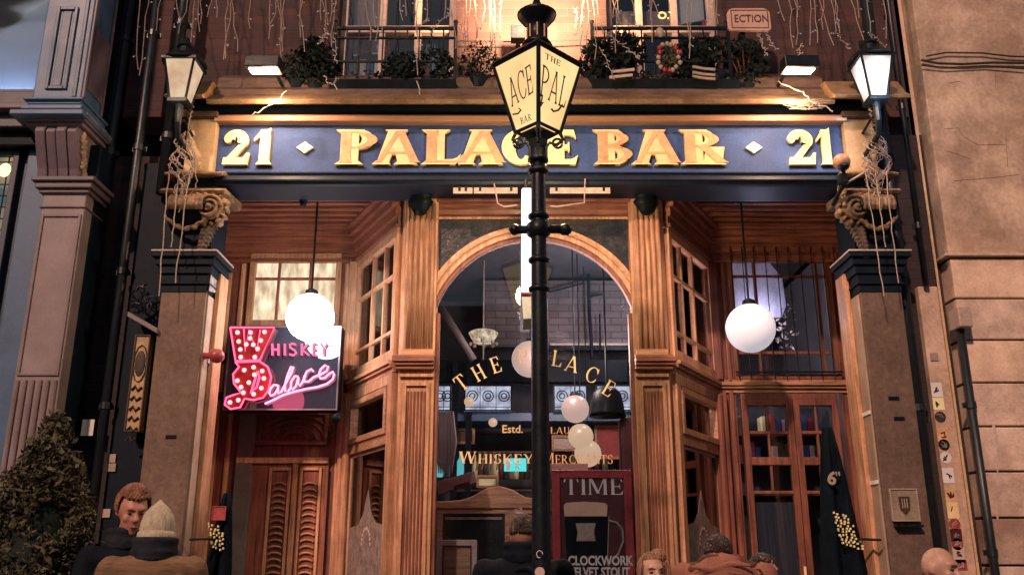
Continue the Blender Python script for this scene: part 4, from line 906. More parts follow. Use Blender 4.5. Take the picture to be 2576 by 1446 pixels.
def flood(vx, vy, lab, sg_):
    Y = -.85; c = P(vx, vy, Y); o = E('floodlight', c, None, lab, 'floodlight', 'floodlights above the ledge')
    m = MB(); m.m = Matrix.Translation(c) @ Matrix.Rotation(R(6), 4, 'X')
    m.prism([(-.085, .0), (-.06, .10), (.06, .10), (.085, .0)], -.13, .13, 'x'); m.build('housing', M['iron'], o, bevel=.008)
    m = MB(); m.m = Matrix.Translation(c) @ Matrix.Rotation(R(6), 4, 'X'); m.box(-.10, .10, -.045, .05, -.006, -.001); m.build('lens', M['e_flood'], o)
    MB().tube([c + Vector((0, .02, .09)), c + Vector((0, .15, .16)), (c.x, .0, c.z + .18)], .014, 8).build('arm', M['iron'], o)
    lamp('flood_beam', 'SPOT', c + Vector((0, 0, -.03)), 42, (1, .60, .34), o, (c.x - .12 * sg_ * 2, -.30, c.z - .75), .06, 150, .9)
    lamp('flood_spill', 'POINT', c + Vector((0, .25, -.10)), 9, (1, .6, .36), o, size=.06)
flood(663, 178, 'blazing floodlight above the figure 21 at the left of the sign', -1); flood(2012, 178, 'blazing floodlight above the figure 21 at the right of the sign', 1)
# flood box behind the lantern, pointing up the wall
c = P(1303, 86, -.3); o = E('uplighter', c, None, 'small black box uplighter on the wall behind the street lantern', 'uplighter')
MB().box(c.x - .06, c.x + .06, -.34, -.24, c.z - .06, c.z + .06).build('housing', M['black'], o, bevel=.006); MB().box(c.x - .02, c.x + .02, -.24, 0, c.z - .02, c.z + .02).build('arm', M['black'], o)
lamp('beam', 'SPOT', (c.x + .1, -.85, c.z + .02), 800, (1, .58, .30), o, (c.x + .15, 0, c.z + .55), .05, 120, 1)
# wall lanterns
def mk_tl(name, col):
    m, t, o = _nodes(name); a = t.nodes.new('ShaderNodeBsdfTranslucent'); a.inputs[0].default_value = (*col, 1); b = t.nodes.new('ShaderNodeBsdfDiffuse'); b.inputs[0].default_value = (.5, .42, .34, 1)
    x = t.nodes.new('ShaderNodeMixShader'); x.inputs[0].default_value = .35; t.links.new(a.outputs[0], x.inputs[1]); t.links.new(b.outputs[0], x.inputs[2]); t.links.new(x.outputs[0], o.inputs[0]); return m
M['opal_glaze'] = mk_tl('opal_glazing', (.8, .76, .72))
def wall_lantern(xa, xb, yt, yb_, xa2, xb2, lab, bright):
    Y = -.78; xc = (PX(xa, yt, Y) + PX(xb, yt, Y)) / 2; ht = (PX(xb, yt, Y) - PX(xa, yt, Y)) / 2; hb_ = (PX(xb2, yb_, Y) - PX(xa2, yb_, Y)) / 2
    z1, z0 = PZ(yt, Y), PZ(yb_, Y); yc = Y + ht
    o = E('wall_lantern', (xc, yc, z0), None, lab, 'lantern', 'lanterns on the corner piers')
    m = MB(); m.add([(xc + sx * r, yc + sy * r, z) for z, r in ((z0, hb_), (z1, ht)) for sx, sy in ((-1, -1), (1, -1), (1, 1), (-1, 1))], [(0, 1, 5, 4), (1, 2, 6, 5), (2, 3, 7, 6), (3, 0, 4, 7), (0, 1, 2, 3), (4, 5, 6, 7)])
    m.build('glazing', M['opal_glaze'] if bright else M['e_lantl'], o)
    m = MB()
    for sx, sy in ((-1, -1), (1, -1), (1, 1), (-1, 1)): m.tube([(xc + sx * hb_, yc + sy * hb_, z0 - .01), (xc + sx * ht, yc + sy * ht, z1 + .01)], .011, 4)
    e = ht + .02; m.box(xc - e, xc + e, yc - e, yc + e, z1, z1 + .02); e = hb_ + .012; m.box(xc - e, xc + e, yc - e, yc + e, z0 - .03, z0 - .001); m.build('frame', M['iron'], o)
    m = MB().lathe([(ht * 1.5, .02), (ht * 1.25, .06), (ht * .6, .10), (ht * .5, .15), (ht * .62, .16), (ht * .3, .20), (.012, .25)], (xc, yc, z1), 4 * 5, 1, 1); m.build('roof', M['iron'], o)
    MB().ball((xc, yc, z1 - .10), .03, .03, .035, 12).build('bulb', M['e_bulb' if bright else 'e_lantl'], o, smooth=True)
    m = MB().tube([(xc, yc, z0 - .02), (xc, yc, z0 - .18), (xc, yc + .03, z0 - .28), (xc, -.3, z0 - .34)], [.03, .026, .022, .025], 8); m.tube([(xc, yc, z0 - .16), (xc, yc + .12, z0 - .10), (xc, -.3, z0 - .14)], .012, 6); m.build('bracket', M['iron'], o)
    if bright:
        lamp('inner_glow', 'POINT', (xc + .01, yc - ht * .45, z1 - .11), 1.5, (.9, .92, 1), o, size=.035)
    lamp('glow', 'POINT', (xc, yc - ht - .05, z0 - .06), 3.0 if not bright else 4.5, (1, .66, .42) if not bright else (.9, .9, 1), o, size=.05)
    return xc, yc, z0
aL = wall_lantern(414, 488, 148, 238, 429, 470, 'cream glazed lantern on the left corner pier', 0)
aR = wall_lantern(2167, 2245, 140, 232, 2185, 2228, 'white-hot lantern on the right corner pier', 1)
# ================================================================ STREET LAMP
pc = PX(1358, 900, -2.0); o = SL = E('street_lamp', (pc, -2.0, 0), None, 'black iron street lamp with a four sided amber lantern lettered THE PALACE BAR', 'street lamp')
yc = -2.0; Z1 = 4.41; Z0 = 3.965; HT = .268; HB = .132
m = MB(); m.lathe([(.14, 0), (.14, .08), (.11, .12), (.10, .5), (.075, .6), (.053, .66), (.050, 1.6), (.048, 2.6), (.044, 3.3), (.042, 3.66), (.040, 3.85)], (pc, yc, 0), 20); m.build('pole', M['iron'], o, smooth=True)
for z in (.66, 2.98, PZ(655, yc), PZ(545, yc), PZ(432, yc), 3.78): MB().lathe([(.045, -.02), (.062, -.008), (.062, .008), (.045, .02)], (pc, yc, z), 20).build('collar', M['iron'], o, smooth=True)
zb_ = PZ(578, yc); m = MB().tube([(pc - .13, yc, zb_), (pc + .15, yc, zb_ + .004)], .026, 8); m.ball((pc - .14, yc, zb_), .034, .034, .034).ball((pc + .155, yc, zb_), .04, .04, .036).lathe([(.045, -.05), (.07, -.03), (.07, .03), (.045, .05)], (pc, yc, zb_), 16); m.build('ladder_bar', M['iron'], o, smooth=True)
cs = [(0, -1), (1, 0), (0, 1), (-1, 0)]
def corner(k, z): r = HB + (HT - HB) * (z - Z0) / (Z1 - Z0); return Vector((pc + cs[k % 4][0] * r, yc + cs[k % 4][1] * r, z))
for k in range(4):
    a, b = corner(k, Z0), corner(k + 1, Z0); c, d = corner(k + 1, Z1), corner(k, Z1)
    pn = MB().add([a, b, c, d], [(0, 1, 2, 3)]).build('glass_panel', M['e_lant'], o)
    if k in (0, 3):
        ex = (b - a).normalized(); ez = ((c + d) / 2 - (a + b) / 2).normalized(); n = ex.cross(ez)
        if n.y > 0: n = -n
        mid0 = (a + b) / 2; Hh = ((c + d) / 2 - mid0).length
        wrd = [('THE', .84, .075, 0, .10), ('PAL', .33, .42, .0, .07)] if k == 0 else [('ACE', .34, .38, .0, .07), ('BAR', .06, .09, .02, .09)]
        for ti, (tx, f0, f1, dx, lw) in enumerate(wrd):
            kw = dict(w=lw * 1.3, t=lw * .75, sf=.07, gap=.10); wd_ = fit(tx, **kw)
            wid = {'THE': .14, 'PAL': .265, 'ACE': .235, 'BAR': .12}[tx]; s = wid / wd_; off = {'THE': -.06, 'PAL': -.012, 'ACE': .005, 'BAR': .01}[tx]
            m = MB()
            def pl(u, v, dd):
                xx = off - wid / 2 + u * s; hh = (f0 + f1 * v) * Hh
                if tx == 'ACE': hh += .03 * (u * s / wid) * Hh * 2
                return mid0 + ex * (xx * (.72 + .28 * (f0 + f1 * v))) + ez * hh + n * (.004 + dd)
            word(m, tx, pl, 0, .002, **kw); m.build('lettering', M['shade'], pn)
        m = MB()
        if k == 0: pts = [(-.085, .36), (-.082, .22), (-.06, .28)]; m.tube([mid0 + ex * x + ez * (h * Hh) + n * .006 for x, h in ((-.1, .36), (-.1, .2), (-.085, .27))], .005, 5); m.tube([mid0 + ex * x + ez * (h * Hh) + n * .006 for x, h in ((.075, .36), (.05, .27), (.01, .22), (-.01, .24))], .006, 5)
        else: m.tube([mid0 + ex * x + ez * (h * Hh) + n * .006 for x, h in ((-.09, .24), (-.05, .22), (-.02, .25), (-.035, .28))], .005, 5)
        m.build('flourish', M['shade'], pn)
m = MB()
for k in range(4): m.tube([corner(k, Z0) - Vector((0, 0, .01)), corner(k, Z1) + Vector((0, 0, .01))], .013, 4); m.tube([corner(k, Z1), corner(k + 1, Z1)], .014, 4); m.tube([corner(k, Z0), corner(k + 1, Z0)], .013, 4)
m.build('lantern_frame', M['iron'], o)
def sq(m, prof):
    vs = []; fs = []
    for r, z in prof:
        for cx_, cy_ in cs: vs.append((pc + cx_ * r, yc + cy_ * r, z))
    for i in range(len(prof) - 1):
        for j in range(4): fs.append((i * 4 + j, i * 4 + (j + 1) % 4, i * 4 + 4 + (j + 1) % 4, i * 4 + 4 + j))
    fs.append((0, 1, 2, 3)); n = len(prof) * 4 - 4; fs.append((n, n + 1, n + 2, n + 3)); m.add(vs, fs); return m
sq(MB(), [(HT + .015, Z1 + .012), (HT - .0, Z1 + .03), (.16, Z1 + .10), (.09, Z1 + .14)]).build('roof', M['iron'], o)
zt = Z1 + .13
m = MB().lathe([(.10, 0), (.085, .03), (.062, .05), (.060, .14), (.075, .16), (.085, .17), (.12, .215), (.125, .23), (.10, .25), (.055, .27), (.03, .30), (.02, .34), (.001, .36)], (pc, yc, zt), 20); m.build('chimney', M['iron'], o, smooth=True)
m = MB()
for k in range(8): m.box(pc - .004 + .063 * math.cos(k * .785), pc + .004 + .063 * math.cos(k * .785), yc + .063 * math.sin(k * .785) - .004, yc + .063 * math.sin(k * .785) + .004, zt + .05, zt + .14)
m.build('chimney_rib', M['copper'], o)
m = MB()
for k in range(4):
    dx, dy = cs[k]; pts = []
    c0 = corner(k, Z0)
    for (r, z) in ((HB, Z0 - .005), (HB + .02, Z0 - .05), (HB - .02, Z0 - .085), (.07, Z0 - .07), (.05, Z0 - .10), (.045, Z0 - .17)): pts.append((pc + dx * r, yc + dy * r, z))
    m.tube(pts, [.012, .011, .012, .010, .010, .012], 6)
    m.tube([(pc + dx * (HB - .015 + .03 * math.cos(t * .6)), yc + dy * (HB - .015 + .03 * math.cos(t * .6)), Z0 - .075 + .03 * math.sin(t * .6)) for t in range(11)], .008, 5)
m.build('scroll_cradle', M['iron'], o)
sq(MB(), [(HB - .01, Z0 - .016), (.06, Z0 - .05), (.05, Z0 - .12)]).build('lantern_base', M['iron'], o)
lamp('lantern_glow', 'POINT', (pc, yc + .50, Z0 + .0), 62, (1, .68, .35), o, size=.12)
lamp('lantern_glow', 'POINT', (pc, yc - .05, Z0 - .03), 2.5, (1, .7, .4), o, size=.1)
for vy, col, lab in ((1393, 'white', 'round black and white sticker with a curl on the lamp post'), (1438, 'redd', 'round pink sticker low on the lamp post')):
    z = PZ(vy, -2.05); x = pc - .012; st = MB().lathe([(.001, 0), (.026, 0), (.026, .002), (.001, .002)], (0, 0, 0), 16); st.v = [Vector((x + p.x, -2.0535 - p.z, z + p.y)) for p in st.v]; q = st.build('sticker', M['blackn' if col == 'white' else 'pinkw']); tag(q, lab, 'sticker')
    if col == 'white':
        m = MB(); m.tube([(x + .016 * math.cos(t * .55), -2.057, z + .018 * math.sin(t * .55)) for t in range(10)], .0022, 5); m.build('curl', M['white'], q)
# ================================================================ WHISKEY SIGN
Y = .45; s6 = lambda a, b, y=Y: P(536.6 + a * .232, 771.4 + b * .232, y)
x0 = s6(150, 600).x; x1 = s6(1372, 600).x; z1 = s6(0, 212).z; z0 = s6(0, 1122).z
o = E('whiskey_sign', ((x0 + x1) / 2, Y, z0), None, 'square black neon sign reading WHISKEY Palace in pink with a red bulb marquee', 'neon sign')
MB().box(x0, x1, Y, Y + .16, z0, z1).build('cabinet', M['black'], o, bevel=.006)
MB().box(x0 + .012, x1 - .012, Y - .004, Y - .0005, z0 + .012, z1 - .012).build('face', M['gloss'], o)
m = MB(); frame(m, x0, x1, z0, z1, Y - .012, Y - .0045, .012); m.build('edge', mk('mauve_metal', (.22, .17, .22), .35, metal=.5, bump=0), o)
def strokes(L, r, mat, nm='neon_letter', y=Y - .03):
    m = MB()
    for st in L: m.tube([s6(a, b, y) for a, b in st], r, 6)
    return m.build(nm, mat, o)
HK = [[(640, 400), (640, 525)], [(705, 400), (705, 525)], [(640, 462), (705, 462)], [(775, 400), (775, 525)], [(895, 410), (860, 398), (830, 410), (832, 440), (880, 470), (898, 500), (870, 525), (825, 515)], [(960, 400), (960, 525)], [(1030, 400), (965, 465), (1035, 525)],
      [(1120, 400), (1085, 400), (1085, 525), (1122, 525)], [(1085, 462), (1115, 462)], [(1165, 400), (1200, 455), (1235, 400)], [(1200, 455), (1200, 525)]]
for st in (HK[0:3], HK[3:4], HK[4:5], HK[5:7], HK[7:9], HK[9:11]): strokes(st, .0095, M['e_neon2'])
SC = [[(695, 850), (655, 845), (620, 885), (605, 935), (625, 965), (665, 945), (695, 895), (705, 850), (700, 900), (708, 940), (735, 925), (790, 820), (850, 710), (868, 650), (845, 645), (805, 740), (775, 850), (780, 915), (810, 918), (845, 870)],
      [(920, 755), (885, 750), (845, 810), (838, 880), (858, 898), (895, 860), (925, 760), (918, 830), (935, 858), (965, 820), (1000, 740)], [(1085, 700), (1065, 675), (1015, 700), (982, 765), (992, 812), (1035, 808), (1090, 760)],
      [(1090, 760), (1160, 735), (1230, 695), (1246, 645), (1212, 632), (1165, 675), (1142, 735), (1162, 778), (1210, 768), (1265, 720), (1295, 702), (1310, 735), (1295, 785), (1230, 835), (1130, 868), (1000, 890), (860, 925), (760, 955), (660, 1005), (560, 1050)]]
for st in SC: strokes([st], .0085, M['e_neon'], y=Y - .035)
# marquee W and P: red tray with rim and bulbs
mq = E('marquee', s6(400, 600), o)
wpoly = [(182, 225), (660, 225), (505, 575), (240, 585)]
m = MB(); m.prism([tuple(s6(a, b, Y - .06).xz) for a, b in wpoly], Y - .05, Y - .004, 'y'); m.build('tray', M['red'], mq)
ppoly = [(240, 600), (500, 590), (590, 650), (628, 760), (600, 900), (540, 985), (440, 1010), (340, 995), (290, 1090), (190, 1108), (125, 1060), (140, 985), (220, 955), (300, 930), (225, 830), (215, 730), (280, 650)]
m = MB(); m.prism([tuple(s6(a, b, Y - .06).xz) for a, b in ppoly], Y - .045, Y - .004, 'y'); m.build('tray', M['red'], mq)
m = MB()
for pp in (wpoly, ppoly): m.tube([s6(a, b, Y - .065) for a, b in pp + pp[:1]], .009, 5)
m.tube([s6(a, b, Y - .065) for a, b in ((330, 240), (345, 480), (385, 250), (470, 480), (510, 250))], .007, 5)
m.tube([s6(a, b, Y - .065) for a, b in ((480, 700), (430, 860), (400, 930), (470, 870), (500, 760), (480, 700))], .010, 5); m.build('rim', M['e_neon2'], mq)
for a, b in ((262, 278), (403, 278), (555, 272), (398, 342), (275, 375), (515, 365), (357, 407), (433, 410), (292, 462), (480, 455), (297, 545), (450, 545), (335, 685), (437, 655), (530, 695), (445, 735), (548, 775), (260, 800), (385, 820), (520, 880), (325, 930), (437, 945), (180, 1035), (270, 1010), (300, 870)):
    c = s6(a, b, Y - .075); MB().ball(c, .019, .019, .019, 10).build('bulb', M['e_mbulb'], mq, smooth=True)
MB().box(x0 - .12, x0, Y + .04, Y + .12, z1 - .3, z1 - .22).build('bracket', M['iron'], o)
MB().box(-2.7, x0 + .02, Y + .05, Y + .11, z0 + .1, z0 + .16).build('bracket', M['iron'], o)
lamp('neon_glow', 'POINT', ((x0 + x1) / 2, Y - .25, z0 + .12), 2.2, (1, .12, .25), o, size=.15)
# camera under sign corner, red dome at the pier, small camera on ceiling
c = P(846, 1052, .42); m = MB().ball(c, .04, .05, .04, 12); m.tube([c, c + Vector((0, .12, .10))], .02, 6); tag(m.build('security_camera', M['black'], smooth=True), 'small black dome camera below the corner of the whiskey sign', 'camera')
c = P(545, 895, -.30); m = MB().ball(c, .06, .06, .055, 14); m.box(c.x - .1, c.x, c.y - .02, c.y + .02, c.z - .02, c.z + .02); tag(m.build('red_beacon', mk('red_dome', (.35, .06, .06), .35, bump=0), smooth=True), 'small dull red dome on the inner side of the left pier', 'alarm')
c = P(763, 512, .0); m = MB().ball(c, .03, .03, .025, 10).lathe([(.035, 0), (.035, .03)], (c.x, c.y, c.z + .01), 10); tag(m.build('ceiling_camera', M['black'], smooth=True), 'tiny black fitting on the left lobby ceiling', 'camera')
c = P(2117, 408, -.62); o = E('ball_light', c, None, 'round brown ball light on a black bracket at the right end of the sign', 'light')
MB().ball(c, .066, .06, .066, 16).build('ball', mk('terracotta', (.34, .17, .10), .5, var=.3), o, smooth=True)
m = MB().ball((c.x + .0, c.y - .03, c.z - .05), .045, .05, .03).tube([(c.x, c.y, c.z - .06), (c.x + .02, c.y, c.z - .14), (c.x + .0, -.35, c.z - .24)], .016, 8); m.box(c.x - .03, c.x + .03, c.y - .02, c.y + .05, c.z - .17, c.z - .10); m.build('bracket', M['iron'], o)
tag(MB().tube([P(2185, 428, -.5), P(2140, 455, -.5), P(2115, 470, -.5)], .009, 6).build('metal_rod', M['wire']), 'pale rod slanting from the ball light across the right capital', 'rod')
tag(MB().tube([P(2136, 380, -.45), P(2112, 452, -.5), P(2108, 480, -.45)], .006, 6).build('hanging_cable', M['wire']), 'thin looped cable hanging from the ball light', 'cable')
# ================================================================ BALCONY RAILINGS, PLANTS, UPSTAIRS SIGN
def railing(a, b, vt, vb, Y, lab, ext=None):
    x0, x1 = PX(a, 100, Y), PX(b, 100, Y); zt, z0 = PZ(vt, Y), PZ(vb, Y)
    IR = M['black']; o = E('balcony_railing', ((x0 + x1) / 2, Y, z0), None, lab, 'railing', 'iron railings before the upstairs windows')
    m = MB().box(x0, x1, Y - .012, Y + .012, zt - .012, zt + .012).box(x0, x1, Y - .01, Y + .01, zt - .10, zt - .085).box(x0, x1, Y - .01, Y + .01, z0 + .2, z0 + .215).box(x0, x1, Y - .01, Y + .01, z0, z0 + .02); m.build('rail', IR, o)
    n = int((x1 - x0) / .095); m = MB()
    for i in range(n + 1):
        x = x0 + (x1 - x0) * i / n; m.box(x - .006, x + .006, Y - .006, Y + .006, z0 + .005, zt - .01)
    for x in (x0, x1): m.box(x - .014, x + .014, Y - .014, Y + .014, z0 - .02, zt + .05); m.ball((x, Y, zt + .06), .02)
    m.build('bars', IR, o)
    for x in (x0 + .1, x1 - .1): MB().tube([(x, Y, z0 + .02), (x, 0, z0 - .0)], .012, 6).build('stay', M['iron'], o)
railing(842, 1146, 72, 212, -.28, 'thin black iron railing before the left upstairs window'); railing(1490, 1832, 72, 212, -.28, 'thin black iron railing before the right upstairs window')
rnd = random.Random(11)
tag(MB().tube([P(1146, 104, -.1), P(1300, 106, -.1), P(1390, 104, -.1), P(1490, 100, -.1)], .006, 5).build('stay_wire', M['cable']), 'thin dark wire strung along the brick between the two railings', 'wire')
def trough(a, b, vt, vb, Y, lab):
    x0, x1 = PX(a, 220, Y), PX(b, 220, Y); o = E('window_box', ((x0 + x1) / 2, Y, PZ(vb, Y)), None, lab, 'planter', 'long dark planters under the upstairs railings')
    MB().prism([(Y - .12, PZ(vb, Y) + .015), (Y - .16, PZ(vt, Y)), (Y + .10, PZ(vt, Y)), (Y + .10, PZ(vb, Y))], x0, x1, 'x').build('trough', M['black'], o, bevel=.008)
    m = MB(); leaves(m, ((x0 + x1) / 2, Y - .04, PZ(vt, Y) + .03), ((x1 - x0) / 2, .15, .09), int(500 * (x1 - x0)), .022, rnd=rnd, shell=0); m.build('foliage', M['leafd'], o)
trough(835, 1150, 222, 252, -.22, 'long dark planter of low greenery under the left upstairs window'); trough(1486, 1850, 222, 252, -.22, 'long dark planter of low greenery under the right upstairs window')
def shrub(vx, vy, rx, rz, n, lab, mat='leafd', Y=-.25, s=.03, nm='shrub', grp='dark shrubs along the upstairs ledge'):
    c = P(vx, vy, Y); o = E(nm, (c.x, c.y, c.z - rz), None, lab, 'plant', grp)
    m = MB(); leaves(m, c, (rx, .16, rz), n, s, rnd=rnd, shell=.1); m.build('foliage', M[mat], o)
    MB().lathe([(.07, 0), (.09, .1), (.085, .1), (.01, .09)], (c.x, c.y, c.z - rz - .04), 12).build('pot', M['iron'], o)
    m = MB(); 
    for k in range(4): m.tube([(c.x, c.y, c.z - rz + .04), (c.x + rnd.uniform(-.5, .5) * rx, c.y, c.z + rnd.uniform(-.2, .6) * rz)], .006, 5)
    m.build('stem', M['innerw'], o)
    return o
shrub(752, 175, .15, .17, 700, 'dark conifer shrub right of the left floodlight'); shrub(800, 165, .20, .26, 1300, 'taller dark conifer shrub at the left end of the left railing')
shrub(1010, 178, .18, .16, 450, 'dark shrub in the middle of the left railing'); shrub(1085, 170, .20, .18, 450, 'bluish dark shrub at the right of the left railing'); shrub(1205, 160, .18, .20, 900, 'bare twiggy shrub below the lit bricks left of the lantern', s=.02)
shrub(1500, 160, .14, .22, 900, 'dark shrub just right of the street lantern'); shrub(1568, 140, .20, .22, 800, 'dark shrub at the left of the right railing'); shrub(1740, 165, .20, .24, 800, 'dark shrub under the red vase'); shrub(1870, 165, .22, .26, 1000, 'dark shrub under the small rounded sign')
shrub(1800, 150, .12, .2, 500, 'thin shrub at the right end of the right railing')
# wreath of red and white baubles
o = E('bauble_wreath', P(1682, 190, -.36), None, 'wreath of red and white baubles hanging on the right railing', 'wreath'); m = MB(); c = P(1682, 148, -.36)
leaves(m, c, (.11, .04, .15), 300, .02, rnd=rnd, shell=.4); m.build('greenery', M['leaf'], o)
for k in range(16):
    t = k / 16 * 6.28; q = c + Vector((.085 * math.cos(t) + rnd.uniform(-.015, .015), -.02, .125 * math.sin(t))); MB().ball(q, .02, .02, .02, 8).build('bauble', M['red' if k % 5 in (1, 2) else 'wire'], o, smooth=True)
MB().ball(P(1660, 82, -.36), .035, .03, .045, 10).build('top_bauble', M['wire'], o, smooth=True)
for vx, vy, lab in ((1570, 178, 'upper'), (1565, 192, 'lower')):
    m = MB().tube([P(vx - 32, vy + 3, -.42), P(vx, vy, -.42), P(vx + 26, vy - 3, -.42)], .012, 6); tag(m.build('pale_bar', M['pinkw']), 'pale bar lying on the right planter, %s of the pair' % lab, 'bar', 'pale bars on the right planter')
for k, vy in enumerate((168, 182, 192)):
    m = MB().tube([P(1742, vy, -.43), P(1770, vy + 5, -.43), P(1799, vy + 7, -.43)], .011, 6); tag(m.build('white_plank', M['wire']), 'pale plank beside the right end of the right planter, %s of three' % ['top', 'middle', 'bottom'][k], 'plank', 'pale planks at the right planter')
# small rounded sign upstairs
o = E('rounded_sign', P(1882, 78, -.3), None, 'small pale round-cornered sign with worn dark letters beside the right upstairs window', 'sign')
Y = -.32; x0, x1, z0, z1 = PX(1830, 45, Y), PX(1938, 45, Y), PZ(77, Y), PZ(21, Y); r = .06; pts = []
for cx_, cz_, a0 in ((x1 - r, z1 - r, 0), (x0 + r, z1 - r, 90), (x0 + r * .5, z0 + r * .5, 180), (x1 - r * .5, z0 + r * .5, 270)):
    rr = r if a0 < 180 else r * .5
    for k in range(6): a = R(a0 + k * 18); pts.append((cx_ + rr * math.cos(a), cz_ + rr * math.sin(a)))
MB().prism(pts, Y, Y + .03, 'y').build('plate', mk('pale_plate', (.50, .30, .25), .5, var=.2), o, bevel=.003); MB().box((x0 + x1) / 2 - .02, (x0 + x1) / 2 + .02, Y + .03, 0, z0 + .1, z0 + .14).build('arm', M['iron'], o)
text('lettering', 'ECTION', ((x0 + x1) / 2 + .02, Y - .003, (z0 + z1) / 2 - .03), .10, M['shade'], o, sx=.8)
m = MB(); frame(m, x0 + .03, x1 - .02, z0 + .02, z1 - .02, Y - .003, Y - .0005, .006); m.build('border', M['shade'], o)
# icicle strings, each strand a wire with tiny bulbs
TOPS = [(372, 0, 352, 190), (352, 0, 345, 175), (470, 0, 452, 85), (492, -5, 478, 120), (508, 0, 500, 60), (572, 0, 568, 145), (585, 0, 597, 130), (628, 0, 626, 72), (585, -5, 560, 150)]
GR = {'L': (TOPS, 'sparse icicle light strands hanging above the left lantern'),
 'M': ([(697, 0, 712, 105), (757, 0, 755, 95), (700, -5, 684, 60), (808, 0, 822, 60), (822, 55, 812, 100), (939, 0, 945, 70), (1008, 0, 1010, 52), (1050, 0, 1049, 190), (1078, 0, 1075, 50), (1082, 45, 1053, 66), (1122, 0, 1115, 45), (1115, 45, 1080, 90), (1124, 40, 1140, 36), (840, 80, 845, 160), (826, 85, 800, 110)], 'tangled icicle light strands over the left upstairs window'),
 'C': ([(1180, 0, 1178, 110), (1196, -10, 1195, 140), (1230, 0, 1233, 150), (1235, -5, 1238, 120), (1262, 0, 1260, 95), (1160, 60, 1170, 140), (1240, 100, 1215, 180)], 'icicle light strands over the brightly lit bricks left of the lantern'),
 'D': ([(1480, 0, 1478, 120), (1492, 0, 1500, 150), (1505, -5, 1502, 90), (1545, 0, 1560, 60), (1560, 60, 1620, 66), (1450, 20, 1448, 90), (1520, 80, 1590, 130), (1590, 130, 1610, 150), (1640, 0, 1655, 40), (1510, 120, 1545, 200)], 'icicle light strands right of the street lantern'),
 'R': ([(1960, 0, 1972, 55), (2048, 0, 2058, 110), (2060, 0, 2095, 115), (2095, 0, 2105, 80), (2105, 80, 2135, 125), (2140, 0, 2175, 112), (2182, 0, 2192, 85), (2192, 85, 2230, 120), (1925, 75, 1950, 125), (1905, 80, 1930, 140), (1800, 0, 1805, 60), (2015, 110, 2005, 150)], 'icicle light strands above the right lantern')}
_r = random.Random(31)
for key, a_, b_, n_ in (('L', 400, 590, 5), ('M', 640, 845, 9), ('M', 870, 1140, 7), ('C', 1150, 1250, 4), ('D', 1460, 1520, 4), ('D', 1540, 1800, 9), ('R', 1950, 2240, 9)):
    for _k in range(n_): x_ = _r.uniform(a_, b_); GR[key][0].append((x_, 0, x_ + _r.uniform(-10, 14), _r.uniform(30, 150)))
for key, (L_, lab) in GR.items():
    o = E('icicle_lights', P(L_[0][0], 0, -.4), None, lab, 'string lights', 'icicle strings hung across the brick front')
    for (a, b, c_, d_) in L_:
        Yt = -.42 if key not in 'L' else -.5; p0, p1 = P(a, b, Yt), P(c_, d_, Yt - .02); n = 14; pts = []
        if b <= 0: p0 = p0 + (p0 - p1).normalized() * 1.2 if p0.z > p1.z else p0
        for i in range(n + 1):
            t = i / n; pts.append(p0.lerp(p1, t) + Vector((rnd.uniform(-.013, .013), rnd.uniform(-.01, .01), 0)))
        w_ = MB().tube(pts, .0035, 4)
        for i in range(1, n + 1, 2):
            tip = pts[i] + Vector((rnd.choice((-1, 1)) * .022, 0, rnd.uniform(-.02, .02))); w_.k = 0; w_.tube([pts[i], tip], .003, 4)
            if i % 4 == 1: w_.k = 1; w_.ball(tip, .0055, n=6)
        w_.build('strand', [M['wire'], M['e_fairy']], o)
# bundles of fairy lights wrapped below the lanterns, trailing strands
def bundle(cx, cy, cz, sgn, lab):
    o = E('fairy_bundle', (cx, cy, cz - .6), None, lab, 'string lights', 'bundles of unlit fairy wire on the corner piers')
    for s in range(14):
        ph = rnd.uniform(0, 6.28); rr = rnd.uniform(.05, .125); zt_ = cz - rnd.uniform(.0, .12); zl_ = rnd.uniform(.35, .60); pts = []
        for i in range(46):
            t = i / 45; env = math.sin(math.pi * min(1, t * 1.05 + .04)) ** .6
            pts.append((cx + rr * env * math.cos(ph + t * 5) + rnd.uniform(-.010, .010), cy + .06 * env * math.sin(ph + t * 5), zt_ - .10 - zl_ * t))
        MB().tube(pts, .0042, 4).build('strand', M['wire'], o)
    bb = MB()
    for i in range(150): a = rnd.uniform(0, 6.28); t = rnd.random(); e = math.sin(math.pi * t) ** .6; pass
    for dx, l in ((-.10, 1.0), (-.02, .62), (.06, .9)):
        pts = [(cx + dx * (1 - .3 * i / 11) + rnd.uniform(-.006, .006), cy - .03, cz - .45 - l * i / 11) for i in range(12)]; MB().tube(pts, .0045, 4).build('strand', M['wire'], o)
    pts = [(cx + .0, cy, cz + .1 - .02 * i) if i % 2 else (cx + .05 * rnd.random(), cy - .02, cz + .1 - .02 * i) for i in range(14)]; MB().tube(pts, .008, 5).build('strand', M['wire'], o)
bundle(PX(466, 390, -.52), -.52, PZ(300, -.52), 1, 'snarl of pale fairy wire hanging below the left lantern'); bundle(PX(2200, 390, -.52), -.52, PZ(300, -.52), -1, 'snarl of pale fairy wire hanging below the right lantern')
